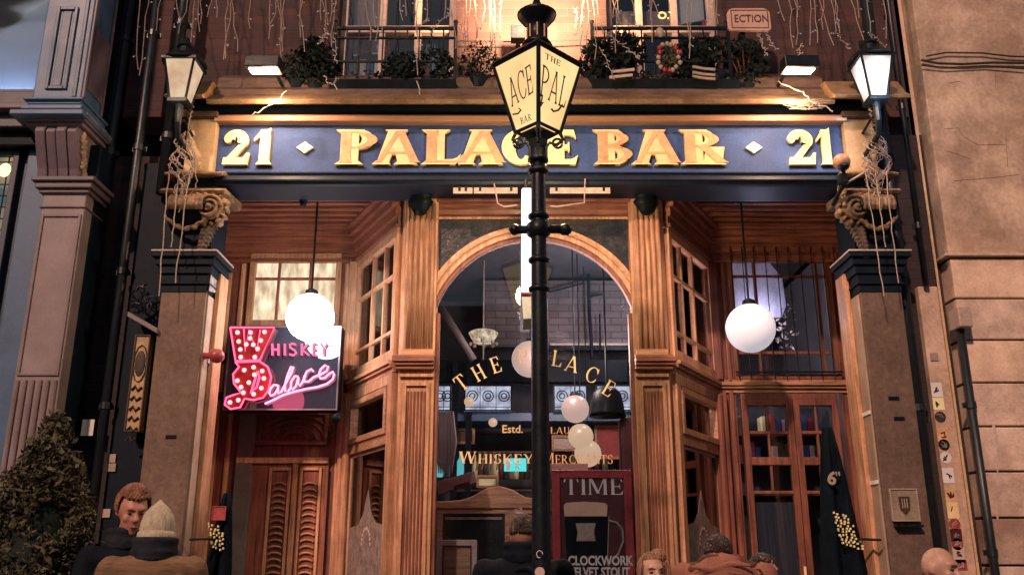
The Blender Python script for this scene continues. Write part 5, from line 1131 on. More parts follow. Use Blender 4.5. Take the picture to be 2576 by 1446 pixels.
for pts, lab in (([(1957, 205), (1990, 222), (2020, 232), (2040, 255), (2062, 268), (2085, 272), (2100, 283)], 'loose fairy wire straggling over the ledge right of the sign'), ([(718, 232), (700, 252), (672, 270), (650, 282), (630, 290)], 'loose fairy wire over the ledge above the figure 21 at left'), ([(815, 190), (825, 208), (838, 212), (850, 230)], 'curl of pale wire over the ledge left of centre'), ([(848, 195), (840, 208), (838, 212)], 'short pale wire end left of centre'), ([(1050, 200), (1055, 225), (1058, 240)], 'short pale wire end hanging under the left planter')):
    PT = [P(a, b, -.62) for a, b in pts]; fin = []
    for i in range(len(PT) - 1):
        for k in range(4): fin.append(PT[i].lerp(PT[i + 1], k / 4) + Vector((rnd.uniform(-.012, .012), rnd.uniform(-.01, .01), rnd.uniform(-.012, .012))))
    tag(MB().tube(fin, .005, 5).build('loose_wire', M['wire']), lab, 'wire', 'loose pale wires on the ledge')
m = MB(); c = P(2030, 262, -.6)
for s in range(7): m.tube([(c.x + rnd.uniform(-.2, .2), c.y, c.z + rnd.uniform(-.05, .05)) for i in range(7)], .003, 4)
tag(m.build('wire_tangle', M['wire']), 'small tangle of pale wire on the ledge left of the right lantern', 'wire')
# poster scrap on the left pier return
m = MB().prism([(-.34, PZ(745, -.2)), (-.34, PZ(640, -.2)), (-.04, PZ(650, -.1)), (-.04, PZ(735, -.1))], -2.305, -2.30, 'x'); tag(m.build('paper_notice', mk('newsprint', (.42, .36, .36), .8, var=.6, scale=16, bump=0)), 'crumpled grey paper notice pasted under the left capital', 'notice')
for k, (vy, mt) in enumerate(((912, 'white'), (928, 'pinkw'), (938, 'white'))):
    z = PZ(vy, -.15); tag(MB().box(-2.306, -2.296, -.22 + .02 * k, -.02, z - .018, z + .018).build('metal_plate', M[mt], bevel=.003), 'pale metal strip below the red dome on the left pier, %s of three' % ['upper', 'middle', 'lower'][k], 'plate', 'pale strips on the left pier')
for vy, k in ((1038, 'upper'), (1210, 'lower')):
    z = PZ(vy + 5, -.2); tag(MB().box(2.618, 2.628, -.33, -.1, z - .014, z + .014).build('metal_plate', M['white'], bevel=.003), 'bright metal strip on the inner side of the right pier, ' + k, 'plate', 'bright strips on the right pier')
# granite vents and plaque on the right pier
for vx, vy, k in ((2248, 1001, 'upper slot in the right granite pier'), (2262, 1052, 'lower slot in the right granite pier'), (430, 1098, 'slot in the left granite pier')):
    c = P(vx, vy, -.352); tag(MB().box(c.x - .038, c.x + .038, -.358, -.351, c.z - .012, c.z + .012).build('vent_slot', M['black']), 'small dark ' + k, 'vent')
c = P(2275, 1270, -.37); o = E('wall_plaque', c, None, 'square stone plaque with a small dark crest on the right granite pier', 'plaque'); MB().box(c.x - .098, c.x + .098, -.375, -.351, c.z - .11, c.z + .115).build('plate', mk('plaque_stone', (.24, .19, .14), .6, var=.3), o, bevel=.006)
m = MB(); frame(m, c.x - .098, c.x + .098, c.z - .11, c.z + .115, -.383, -.3755, .008); m.build('rim', M['wire'], o); m = MB().prism([(c.x - .04, c.z + .06), (c.x + .04, c.z + .06), (c.x + .035, c.z - .03), (c.x, c.z - .07), (c.x - .035, c.z - .03)], -.379, -.3755, 'y'); m.build('crest', M['shade'], o); m = MB()
for k in range(3): m.box(c.x - .02 + .017 * k, c.x - .014 + .017 * k, -.382, -.3795, c.z - .02, c.z + .045)
m.build('crest_mark', M['wire'], o)
MB().box(c.x - .085, c.x + .1, -.42, -.3515, c.z - .15, c.z - .135).build('shelf', M['iron'], o)
# ================================================================ PIERS, PIPES, STICKERS ON EITHER SIDE
M['gap_brick'] = mk_brick('dark_brick', (.018, .012, .016), (.035, .018, .02), (.02, .018, .02)); o = E('left_gap_wall', (-3.1, 0, 0), None, 'dark brick pier full of pipes between the grey shop and the pub', 'wall'); MB().box(-4.2, -2.66, -.06, .3, 0, 4.7).build('brick_face', M['gap_brick'], o); MB().box(-4.2, -3.3, .0, .3, 4.7, 9).build('upper_face', mk('dark_render', (.02, .025, .03), .8), o)  # much darker brick tone for both gap walls
MB().box(-2.99, -2.70, -.16, -.061, 0, 4.6).build('dark_pilaster', M['blackn'], o, bevel=.01)
o = E('right_gap_wall', (3.2, 0, 0), None, 'dark brick strip with pipes between the pub and the pale stone building', 'wall'); MB().box(2.956, 3.42, -.05, .3, 0, 4.9).build('brick_face', M['gap_brick'], o); MB().box(3.19, 3.345, -.12, -.051, 0, PZ(720, -.12)).build('stone_strip', M['sand'], o, bevel=.008); MB().box(3.365, 3.45, .0, .3, 4.9, 9).build('upper_face', M['sand'], o)
def pipe(x, y, r, z0, z1, lab, mt='pipe', bend=None):
    o = E('drainpipe', (x, y, 0), None, lab, 'drainpipe', 'drainpipes beside the pub')
    pts = [(x, y, z0), (x, y, z1)] + (bend or []); MB().tube(pts, r, 14).build('pipe', M[mt], o, smooth=True)
    z = z0 + .5
    while z < z1: m = MB(); m.lathe([(r * .9, -.03), (r * 1.2, -.025), (r * 1.2, .025), (r * .9, .03)], (x, y, z), 14); m.box(x - r * 1.7, x + r * 1.7, y + r * .6, y + r * 1.1, z - .02, z + .02); z += 1.05; m.build('clip', M[mt], o)
pipe(-3.30, -.14, .040, 0, 8.5, 'left of the three dark drainpipes beside the grey shop'); pipe(-3.03, -.22, .035, 0, 8.5, 'middle of the three dark drainpipes, running up beside the vertical menu board'); pipe(-2.80, -.22, .045, 4.3, 8.5, 'upper blue-black drainpipe behind the left lantern')
pipe(3.07, -.12, .05, 0, 8.5, 'thick black drainpipe between the granite pier and the stickered strip'); pipe(3.40, -.27, .030, 0, PZ(820, -.3), 'black drainpipe against the pale stone wall, ending at a white box'); pipe(3.24, -.16, .022, PZ(720, -.15), 8.5, 'thin dark pipe running up above the stickered strip')
tag(MB().tube([(3.345, -.14, 0), (3.345, -.14, 4.9)], .010, 6).build('conduit', M['cream']), 'thin cream conduit along the stickered strip', 'conduit')
c = P(2419, 800, -.3); tag(MB().box(c.x - .05, c.x + .05, -.36, -.2, c.z - .08, c.z + .075).build('junction_box', M['pinkw'], bevel=.008), 'white junction box on top of the black pipe by the pale wall', 'junction box')
# stickers on the strip
sk = [(2347, 980, 'square', 'white'), (2352, 1015, 'square', 'goldy'), (2356, 1048, 'round', 'shade'), (2364, 1092, 'square', 'copper'), (2369, 1118, 'round', 'leafd'), (2374, 1150, 'round', 'white'), (2381, 1195, 'square', 'white'), (2388, 1245, 'square', 'copper'), (2394, 1282, 'square', 'gold'), (2401, 1318, 'round', 'redd'), (2404, 1345, 'square', 'maroon'), (2408, 1368, 'round', 'redd'), (2412, 1395, 'square', 'pinkw'), (2418, 1420, 'square', 'redd')]
nth = ['first', 'second', 'third', 'fourth', 'fifth', 'sixth', 'seventh', 'eighth', 'ninth', 'tenth', 'eleventh', 'twelfth', 'thirteenth', 'lowest']
cn = dict(white='white', goldy='yellow', shade='brown', red='red', leafd='dark green', copper='orange', gold='gold', redd='crimson', maroon='maroon', pinkw='pink')
for k, (vx, vy, sh, c_) in enumerate(sk):
    p = P(vx, vy, -.123); x = min(max(p.x, 3.23), 3.31); h = rnd.uniform(.036, .062)
    o = E('sticker', (x, -.123, p.z), None, '%s %s sticker on the stone strip, %s from the top' % (sh, cn[c_], nth[k]), 'sticker', 'stickers on the stone strip')
    if sh == 'square': MB().box(x - .042, x + .042, -.1225, -.1205, p.z - h, p.z + h).build('paper', M[c_], o)
    else:
        b = MB().lathe([(.001, 0), (.042, 0), (.042, .002), (.001, .002)], (0, 0, 0), 16); b.v = [Vector((x + q.x, -.1205 - q.z, p.z + q.y)) for q in b.v]; b.build('paper', M[c_], o)
    b = MB(); rn = random.Random(k * 7 + 1); q0 = [(x + rn.uniform(-.026, .026), -.124, p.z + rn.uniform(-.026, .026)) for t in range(rn.randint(5, 11))]; b.tube(q0, rn.uniform(.003, .007), 4); b.build('mark', M['shade' if c_ in ('white', 'goldy', 'pinkw', 'gold', 'copper', 'red') else 'wire'], o)
for k, (vx, vy, c_, lab) in enumerate(((221, 1075, 'white', 'white and blue sticker on the dark pier beside the bush top'), (281, 1152, 'pinkw', 'small round sticker on the pipe above the red haired man'), (281, 1175, 'wire', 'small grey sticker on the pipe above the red haired man'), (267, 1290, 'pinkw', 'pale sticker on the pipe beside the red haired man'), (2350, 897, 'wire', 'silver screw plate high on the stone strip'))):
    Yy = -.17 if vx < 1000 else -.125; p = P(vx, vy, Yy if k else -.2)
    tag(MB().box(p.x - (.03 if k else .045), p.x + (.03 if k else .045), p.y - .004, p.y, p.z - (.03 if k else .06), p.z + (.03 if k else .06)).build('sticker', M[c_]), lab, 'sticker')
# vertical menu board with little roof, and filigree ornament above
Y = -.30; o = E('menu_board', P(330, 1085, Y), None, 'tall narrow gilt sign board under a tilted canopy left of the pub', 'sign')
x0, x1, z0, z1 = PX(322, 960, Y), PX(362, 960, Y), PZ(1085, Y), PZ(842, Y)
MB().box(x0 + .015, x1 + .015, Y, Y + .06, z0, z1).build('panel', mk('parchment', (.46, .31, .15), .6, var=.35, scale=9), o, bevel=.004)
m = MB(); frame(m, x0 + .015, x1 + .015, z0, z1, Y - .01, Y - .0005, .010); m.build('frame', M['shade'], o)
m = MB()
for k in range(6):
    z = z1 - .42 - k * .075; m.tube([(x0 + .035, Y - .006, z), (x0 + .06, Y - .006, z + .03), (x0 + .08, Y - .006, z - .005), (x0 + .11, Y - .006, z + .022)], .009, 5)
m.ball(((x0 + x1) / 2 + .015, Y - .002, z1 - .22), .04, .008, .10); m.tube([((x0 + x1) / 2 + .015 + .05 * math.cos(t * .524), Y - .004, z1 - .22 + .14 * math.sin(t * .524)) for t in range(13)], .005, 5); m.build('ornament', M['shade'], o)
m = MB().prism([(x0 - .03, z1 + .12), (x1 + .09, z1 - .01), (x1 + .09, z1 + .03), (x0 - .03, z1 + .16)], Y - .09, Y + .1, 'y'); m.build('canopy', M['greyp'], o, bevel=.005)
m = MB(); c = P(362, 755, Y); rd = random.Random(2)
for s in range(16):
    a = rd.uniform(0, 6.28); q = Vector((c.x + rd.uniform(-.08, .08), Y, c.z + rd.uniform(-.10, .10))); rr = rd.uniform(.02, .05); m.tube([(q.x + rr * math.cos(a + t * .7), Y + rd.uniform(-.01, .01), q.z + rr * math.sin(a + t * .7)) for t in range(7)], .008, 5)
tag(m.build('iron_ornament', M['iron']), 'tangled black iron scrollwork above the narrow gilt sign board', 'ornament')
# hanging dark flags with gold print inside each pier
M['flag'] = mk('dark_cloth', (.005, .009, .016), .9, var=.4, bump=.2, spec=.05)
def flag(xa, xb, vt, Y, lab, sgn):
    o = E('hanging_flag', P((xa + xb) / 2, 1440, Y), None, lab, 'flag', 'dark flags hung beside the two piers')
    x0, x1 = PX(xa, 1330, Y), PX(xb, 1330, Y); zt = PZ(vt, Y); n = 12; vs = []; fs = []; rows = 9
    for j in range(rows):
        t = j / (rows - 1); z = zt - (zt - .9) * t
        for i in range(n + 1):
            u = i / n; wd = .22 + 1.1 * t ** .8; xx = (x0 + x1) / 2 + (x1 - x0) * (u - .5) * wd + sgn * .05 * (t); vs.append((xx, Y + (.02 + .04 * t) * math.sin(u * 13 + t * 2), z))
            
    for j in range(rows - 1):
        for i in range(n): a = j * (n + 1) + i; fs.append((a, a + 1, a + n + 2, a + n + 1))
    f = MB().add(vs, fs); c = f.build('cloth', M['flag'], o, smooth=True); s_ = c.modifiers.new('solid', 'SOLIDIFY'); s_.thickness = .008
    return o, x0, x1
o, x0, x1 = flag(2050, 2165, 1075, -.12, 'dark navy folded flag printed with gold rows beside the right pier', 1)
def dots(o, poly_rows):
    m = MB(); rr = random.Random(4)
    for vy, a, b in poly_rows:
        vx = a
        while vx < b: 
            p = P(vx + rr.uniform(-2.5, 2.5), vy + (vx - a) * .28 + rr.uniform(-2.5, 2.5), -.185); m.box(p.x - .004, p.x + .004 * rr.uniform(.4, 1.5), p.y - .002, p.y + .02, p.z - .008, p.z + .006); vx += rr.uniform(8, 13)
    m.build('gold_print', M['goldy'], o)
dots(o, [(1290 + 7.5 * k, 2100 + (2 * k), 2135 + 4 * k) for k in range(11)])
text('numeral', '6', P(2092, 1217, -.19), .13, M['wire'], o, rl=8, ext=.003, bold=.004); text('numeral', '"', P(2110, 1216, -.19), .12, M['wire'], o, ext=.003)
MB().tube([P(2160, 1355, -.2), P(2215, 1357, -.355)], .010, 6).build('hook', M['iron'], o)
o, x0, x1 = flag(525, 600, 1240, -.12, 'dark flag with a red corner and gold print beside the left pier', -1)
dots(o, [(1318 + 7 * k, 526 + k, 556 + k) for k in range(9)])
p = P(550, 1290, -.19); m = MB(); frame(m, p.x - .05, p.x + .05, p.z - .05, p.z + .05, -.19, -.18, .006); m.box(p.x - .043, p.x + .043, -.184, -.178, p.z - .043, p.z + .043); m.build('red_corner', M['redd'], o)
MB().tube([P(478, 1356, -.36), P(535, 1354, -.2)], .010, 6).build('hook', M['iron'], o)
# ================================================================ GREY SHOP AT LEFT
gb = E('grey_shop', (-3.9, 0, 0), None, 'blue-grey painted timber shopfront with panelled pilaster and corbel at the far left', 'building')
YG = -.62; YL = -.50
gx = lambda v, y=YG, vy=120: PX(v, vy, y); gz = lambda v, y=YG: PZ(v, y)
GX1 = PX(223, 120, YG); GX0 = PX(102, 120, YG)
m = MB().box(GX0, GX1, YG, -.27, gz(247), 8.5); m.build('panelled_pier', M['grey'], gb, bevel=.01)
a, b = GX0 + .09, GX1 - .12
m = MB(); frame(m, a, b, gz(226), gz(20), YG - .018, YG - .0005, .028); m.box(a + .05, b - .05, YG - .01, YG - .0005, gz(218), gz(30)); m.box(GX1 - .07, GX1 - .04, YG - .012, YG - .0005, gz(245), 8.4); m.build('panel_moulding', M['grey'], gb, bevel=.006)
m = MB().box(GX1 + .0005, GX1 + .012, YG + .06, -.31, gz(215), gz(60)).box(GX1 + .0005, GX1 + .02, YG + .0, YG + .03, gz(245), 8.4).box(GX1 + .0005, GX1 + .02, -.31, -.28, gz(245), 8.4); m.build('side_moulding', M['greyp'], gb, bevel=.004)
# entablature blocks
m = MB()
for va, vb, o_ in ((287, 274, .10), (274, 262, .05), (262, 250, .02), (250, 243, .045)): m.box(GX0 - o_, GX1 + o_ * .8, YG - o_, -.2, gz(va, YG - o_), gz(vb, YG - o_))
m.build('cornice', M['grey'], gb, bevel=.008)
m = MB(); x0_, x1_ = PX(70, 300, YG), PX(205, 300, YG)
for va, vb, o_ in ((296, 287, .06), (306, 296, .04), (316, 306, .015)): m.box(x0_ - o_, x1_ + o_, YG - o_ + .02, -.2, gz(va), gz(vb))
m.build('bed_moulding', M['greyp'], gb, bevel=.01)
m = MB(); xa, xb_ = PX(80, 380, YG), PX(186, 380, YG); pr = [(YG + .0, gz(316)), (YG - .02, gz(330)), (YG + .02, gz(360)), (YG + .10, gz(410)), (YG + .14, gz(452)), (-.2, gz(452)), (-.2, gz(316))]
for i in range(4): w_ = (xb_ - xa) / 4; m.prism([(y + (.012 if i % 2 else 0), z) for y, z in pr], xa + w_ * i + .004, xa + w_ * (i + 1) - .004, 'x')
m.prism([(y + .03, z) for y, z in pr], xa, xb_, 'x'); m.build('corbel', M['greyp'], gb, bevel=.008)
m = MB(); rd = random.Random(9)
for k in range(26): t = k / 25; m.ball((xb_ + .006, YG + .10 + .10 * t + rd.uniform(-.03, .03), gz(325) - t * (gz(325) - gz(440))), .022, .03, .024, 6)
m.build('corbel_leaves', M['sand'], gb, smooth=True)
m = MB(); XS0, XS1 = PX(100, 546, YL), PX(210, 546, YL)
for va, vb, o_ in ((463, 452, .075), (478, 463, .05), (488, 478, .025), (524, 519, .012)): m.box(XS0 - o_, XS1 + o_, YL - o_, -.2, PZ(va, YL), PZ(vb, YL))
m.build('capital', M['greyp'], gb, bevel=.008)
M['shaftp'] = mk('dusty_mauve_paint', (.24, .185, .195), .5, var=.16, scale=5, bump=.12, dirt=.35)
MB().box(XS0, XS1, YL, -.2, 0, PZ(453, YL)).build('pilaster_shaft', M['shaftp'], gb, bevel=.008)
m = MB(); frame(m, XS0 + .015, XS1 - .015, PZ(945, YL), PZ(540, YL), YL - .012, YL - .0005, .02)
for i in range(6):
    x = XS0 + .03 + (XS1 - XS0 - .06) * i / 5; m.tube([(x, YL - .004, .4), (x, YL - .004, PZ(956, YL))], .016, 8)
m.build('shaft_fluting', M['shaftp'], gb, bevel=.003)
MB().box(XS0 - .25, XS0 - .0, YL + .14, -.1, 0, PZ(330, YL)).build('reveal', M['grey'], gb, bevel=.01)
MB().box(XS0 - .33, XS0 - .26, YL + .2, -.1, 0, PZ(330, YL)).build('reveal_edge', M['greyd'], gb, bevel=.01)
MB().box(XS1 + .002, -3.39, -.38, -.1, 0, gz(330)).build('return', M['blackn'], gb, bevel=.01)
# upper window, its cool glow from an added hidden tube
m = MB(); wx0_, wx1_ = -8.0, GX0 - .002; wz0_ = PZ(232, -.5); m.box(wx0_, wx1_, -.52, -.2, PZ(385, -.3) + .12, wz0_ - .0); m.build('sill_band', M['greyd'], gb, bevel=.01)
MB().box(wx0_, wx1_, -.60, -.2, PZ(272, -.6), PZ(258, -.6)).build('sill_moulding', M['greyp'], gb, bevel=.008)
m = MB(); frame(m, wx0_, wx1_, wz0_, 6.05, -.46, -.36, .05); o = m.build('upper_window', M['greyd'], gb, bevel=.006)
MB().box(wx0_ + .04, wx1_ - .04, -.41, -.407, wz0_ + .04, 6.0).build('pane', M['glass'], o)
MB().box(wx0_, wx1_, -.25, -.2, wz0_, 6.1).build('blind', mk('blue_backing', (.30, .38, .55), .8, var=.1, bump=0), o)  # plain backing added to catch the hidden tube's light, brightest at the bottom
MB().tube([(wx0_ + .1, -.33, wz0_ + .06), (wx1_ - .1, -.33, wz0_ + .06)], .014, 8).build('hidden_tube', mk_e('cool_tube', (.75, .85, 1), 22), o)  # unseen tube added behind the frame to light the backing from below
MB().box(wx0_, wx1_, -.5, -.2, 6.051, 8.5).build('upper_wall', M['grey'], gb, bevel=.01)
# lower left leaded window
lz = PZ(612, -.3); uz = PZ(385, -.3); lx1 = PX(42, 500, -.3)
m = MB(); frame(m, -8, lx1, .5, uz, -.36, -.28, .05); m.box(-8, lx1 - .05, -.36, -.28, PZ(640, -.3), lz); o = m.build('leaded_window', M['greyd'], gb, bevel=.006)
MB().box(-7.9, lx1 - .05, -.32, -.315, lz, uz - .05).build('pane', mk_e('warm_leaded', (.62, .42, .26), .38, var=.7, scale=4, col2=(.12, .17, .18)), o); MB().box(-7.9, lx1 - .05, -.318, -.312, .55, PZ(640, -.3)).build('lower_pane', M['glass_t'], o)
m = MB()
for k in range(8): z = lz + (uz - lz) * k / 8; m.box(-5.2, lx1 - .05, -.328, -.3205, z, z + .008)
for k in range(6): x = lx1 - .1 - k * .13; m.box(x, x + .008, -.329, -.3205, lz, uz - .05)
m.build('leading', M['black'], o)
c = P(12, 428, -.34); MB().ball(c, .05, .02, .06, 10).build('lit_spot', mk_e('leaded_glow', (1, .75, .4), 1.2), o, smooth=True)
MB().box(-8, XS0 - .3, -.25, .0, 0, 3.95).build('dark_room', M['greyd'], gb); MB().box(-8, lx1 + .3, -.44, -.2, uz, uz + .119).build('fascia', M['black'], gb, bevel=.01)
# ================================================================ PALE STONE BUILDING AT RIGHT
sb = E('stone_building', (5.5, 0, 0), None, 'pale orange stone building with smooth render above and deep-grooved blocks below at the far right', 'building')
YS = -.2; SX = 3.43; G0 = PZ(652, YS); GS = (PZ(652, YS) - PZ(1424, YS)) / 7
MB().box(SX, 9, YS, .4, G0 + .012, 9).build('rendered_wall', mk('dim_render', (.47, .345, .255), .85, var=.3, scale=1.6, bump=.35, dirt=.7, fine=30), sb, bevel=.01)  # darker than the blocks below, painting in the weaker light up the wall
m = MB(); z1 = G0; k = 0
while z1 > 0:
    z0 = max(0, z1 - GS); off = (0, .55, .3, .8)[k % 4]
    xs = [SX] + ([SX + .95 + off * .9, SX + 2.1 + off, 9] if k > 2 else [9])
    for a, b in zip(xs[:-1], xs[1:]): m.k = rnd.randint(0, 2) if k > 2 else k % 2; m.box(a, b - .006, YS - .012 - .002 * m.k, .3, z0 + .014, z1)
    z1 = z0; k += 1
m.build('ashlar_blocks', [mk('pale_ashlar', (.74, .54, .41), .8, var=.2, scale=3, bump=.35, dirt=.5), mk('cream_ashlar', (.66, .50, .40), .8, var=.22, scale=4, bump=.4, dirt=.7), mk('dull_ashlar', (.50, .36, .29), .8, var=.25, scale=3, bump=.4, dirt=.8)], sb, bevel=.008)
MB().box(SX + .002, 8.9, YS + .02, .2, 0, G0 + .013).build('joints', M['shade'], sb)
MB().box(SX - .05, 9, YS - .05, .3, G0 + .013, G0 + .036).build('string_course', M['gran_l'], sb, bevel=.006)
for pts, r, lab in (([(2318, 152), (2360, 160), (2420, 162), (2500, 158), (2600, 160), (2800, 166)], .010, 'thick dark cable sagging across the pale stone wall'), ([(2330, 142), (2380, 133), (2470, 134), (2540, 142), (2640, 146), (2800, 150)], .007, 'thin upper cable across the pale stone wall'), ([(2318, 165), (2380, 171), (2480, 166), (2600, 176), (2800, 180)], .006, 'thin lower cable across the pale stone wall')):
    tag(MB().tube([P(a, b, YS - .03) for a, b in pts], r, 6).build('wall_cable', M['cable']), lab, 'cable', 'cables across the pale stone wall')
m = MB()
for pts in ([(2375, 325), (2410, 322), (2425, 345), (2460, 365), (2530, 364)], [(2380, 380), (2400, 385), (2440, 400)], [(2560, 440), (2490, 448), (2400, 455)], [(2385, 210), (2415, 205)], [(2505, 180), (2504, 218)], [(2530, 340), (2535, 420)]): m.tube([P(a, b, YS - .001) for a, b in pts], .0022, 4)
m.build('cracks', mk('crack', (.22, .14, .10), .9, bump=0), sb)
m = MB(); rd = random.Random(21)
for vx in (2505,): 
    for k in range(14): p = P(vx + rd.uniform(-6, 6) + k * .6, 1080 + k * 24, YS - .014); m.ball(p, .006 + .012 * rd.random(), .002, .02 + .03 * rd.random(), 6)
m.build('paint_drips', M['pinkw'], sb)
p = P(2410, 470, -.1); m = MB(); rd = random.Random(8)
for k in range(60): q = P(2362 + k * .45 + rd.gauss(0, 5), 200 + k * 7.5, -.205); m.ball(q, .014, .008, .035, 5)
pass
# a bracket cable whose shadow falls across the stone
# ================================================================ BUSH AND BOARD AT LEFT
bc_ = Vector((PX(110, 1300, -1.45), -1.45, 0)); o = E('topiary_bush', bc_, None, 'big dark cone of clipped evergreen in the lower left corner', 'bush')
m = MB(); rd = random.Random(6); zt = PZ(1035, -1.45); 
for _k in range(13): _t = _k / 18; leaves(m, (bc_.x + rd.uniform(-.36, .42) * (1 - .9 * _t), bc_.y - .1, .6 + (zt - .6) * _t + rd.uniform(-.1, .1)), (.2, .2, .17), 700, .022, rnd=rd, shell=.1)
leaves(m, (bc_.x, bc_.y, (zt + .45) / 2), (.60, .60, (zt - .40) / 2), 2500, .03, rnd=rd, cone=.66, shell=.7)
leaves(m, (bc_.x, bc_.y, (zt + .45) / 2), (.52, .52, (zt - .45) / 2), 24000, .018, rnd=rd, cone=.62, shell=.5); m.build('foliage', M['leaf'], o)
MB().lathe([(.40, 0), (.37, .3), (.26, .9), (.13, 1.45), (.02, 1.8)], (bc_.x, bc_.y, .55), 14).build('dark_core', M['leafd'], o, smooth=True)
MB().lathe([(.04, 0), (.035, .4)], (bc_.x, bc_.y, .3), 8).build('trunk', M['innerw'], o); MB().lathe([(.22, 0), (.30, .45), (.33, .47), (.33, .5), (.26, .5), (.25, .42)], bc_, 20).build('pot', M['iron'], o, smooth=True)
p = P(240, 1385, -1.3); o = E('sandwich_board', (p.x, -1.3, 0), None, 'black chalk sandwich board behind the couple at lower left', 'sign board')
MB().box(p.x - .135, p.x + .12, -1.3, -1.27, .3, p.z).build('board', M['blackn'], o, bevel=.005); m = MB(); frame(m, p.x - .135, p.x + .12, .3, p.z, -1.315, -1.3005, .012); m.box(p.x - .11, p.x + .10, -1.306, -1.3005, p.z - .075, p.z - .062); m.build('frame', M['greyp'], o)
m = MB()
for k in range(3): m.tube([(p.x - .05 + k * .05 + .02 * math.cos(t), -1.304, p.z - .17 + .025 * math.sin(t)) for t in range(7)], .008, 5)
m.build('drawing', M['pinkw'], o)
MB().box(p.x - .13, p.x - .09, -1.25, -1.22, 0, .9).build('leg', M['innerw'], o); MB().box(p.x + .08, p.x + .12, -1.25, -1.22, 0, .9).build('leg', M['innerw'], o)

# ================================================================ OTHER SIDE OF THE STREET (seen only as reflections)
ob_ = E('opposite_terrace', (0, -15, 0), None, 'dark brick terrace across the street, seen only as a reflection in the arch window', 'building')
m = MB().box(-16, 16, -16, -15, -.15, 7.6); m.build('brick_face', M['brick'], ob_)
for k in range(7):
    x = -12 + k * 4
    for z in (1.0, 4.4): w_ = MB(); frame(w_, x - .6, x + .6, z, z + 1.9, -15.0, -14.95, .08); f_ = w_.build('window', M['pinkw'], ob_); MB().box(x - .52, x + .52, -14.99, -14.98, z + .08, z + 1.82).build('pane', M['glass_t'], f_)
# ================================================================ PEOPLE
skin = mk('skin', (.46, .27, .20), .5, var=.12, scale=12, bump=.1); skin_r = mk('ruddy_skin', (.42, .20, .145), .5, var=.15, scale=12, bump=.1)
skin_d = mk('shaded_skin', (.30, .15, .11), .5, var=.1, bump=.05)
def remesh(o, v, sm=3):
    r = o.modifiers.new('remesh', 'REMESH'); r.mode = 'VOXEL'; r.voxel_size = v; r.use_smooth_shade = True
    if sm: s = o.modifiers.new('smooth', 'SMOOTH'); s.iterations = sm; s.factor = .5
def cap(m, a, b, r0, r1, n=10, k=5):
    a, b = Vector(a), Vector(b); m.tube([a, b], [r0, r1], n); m.ball(a, r0 * .99, n=n); m.ball(b, r1 * .99, n=n)
def ell(m, c, r, M_=None, n=14): m.ball(c, r[0], r[1], r[2], n)
def hair_clumps(m, rnd, n, c, r, ok, size=.012):
    for i in range(n):
        a = rnd.uniform(0, 6.28); b = math.acos(rnd.uniform(-1, 1)); d = Vector((math.sin(b) * math.cos(a), math.sin(b) * math.sin(a), math.cos(b)))
        if not ok(d): continue
        p = Vector((c[0] + d.x * r[0], c[1] + d.y * r[1], c[2] + d.z * r[2])); t = d.cross(Vector((rnd.gauss(0, 1), rnd.gauss(0, 1), rnd.gauss(0, 1)))).normalized()
        m.tube([p - t * size * 1.6, p + d * size * .5, p + t * size * 1.6], [size * .3, size * .8, size * .25], 5)
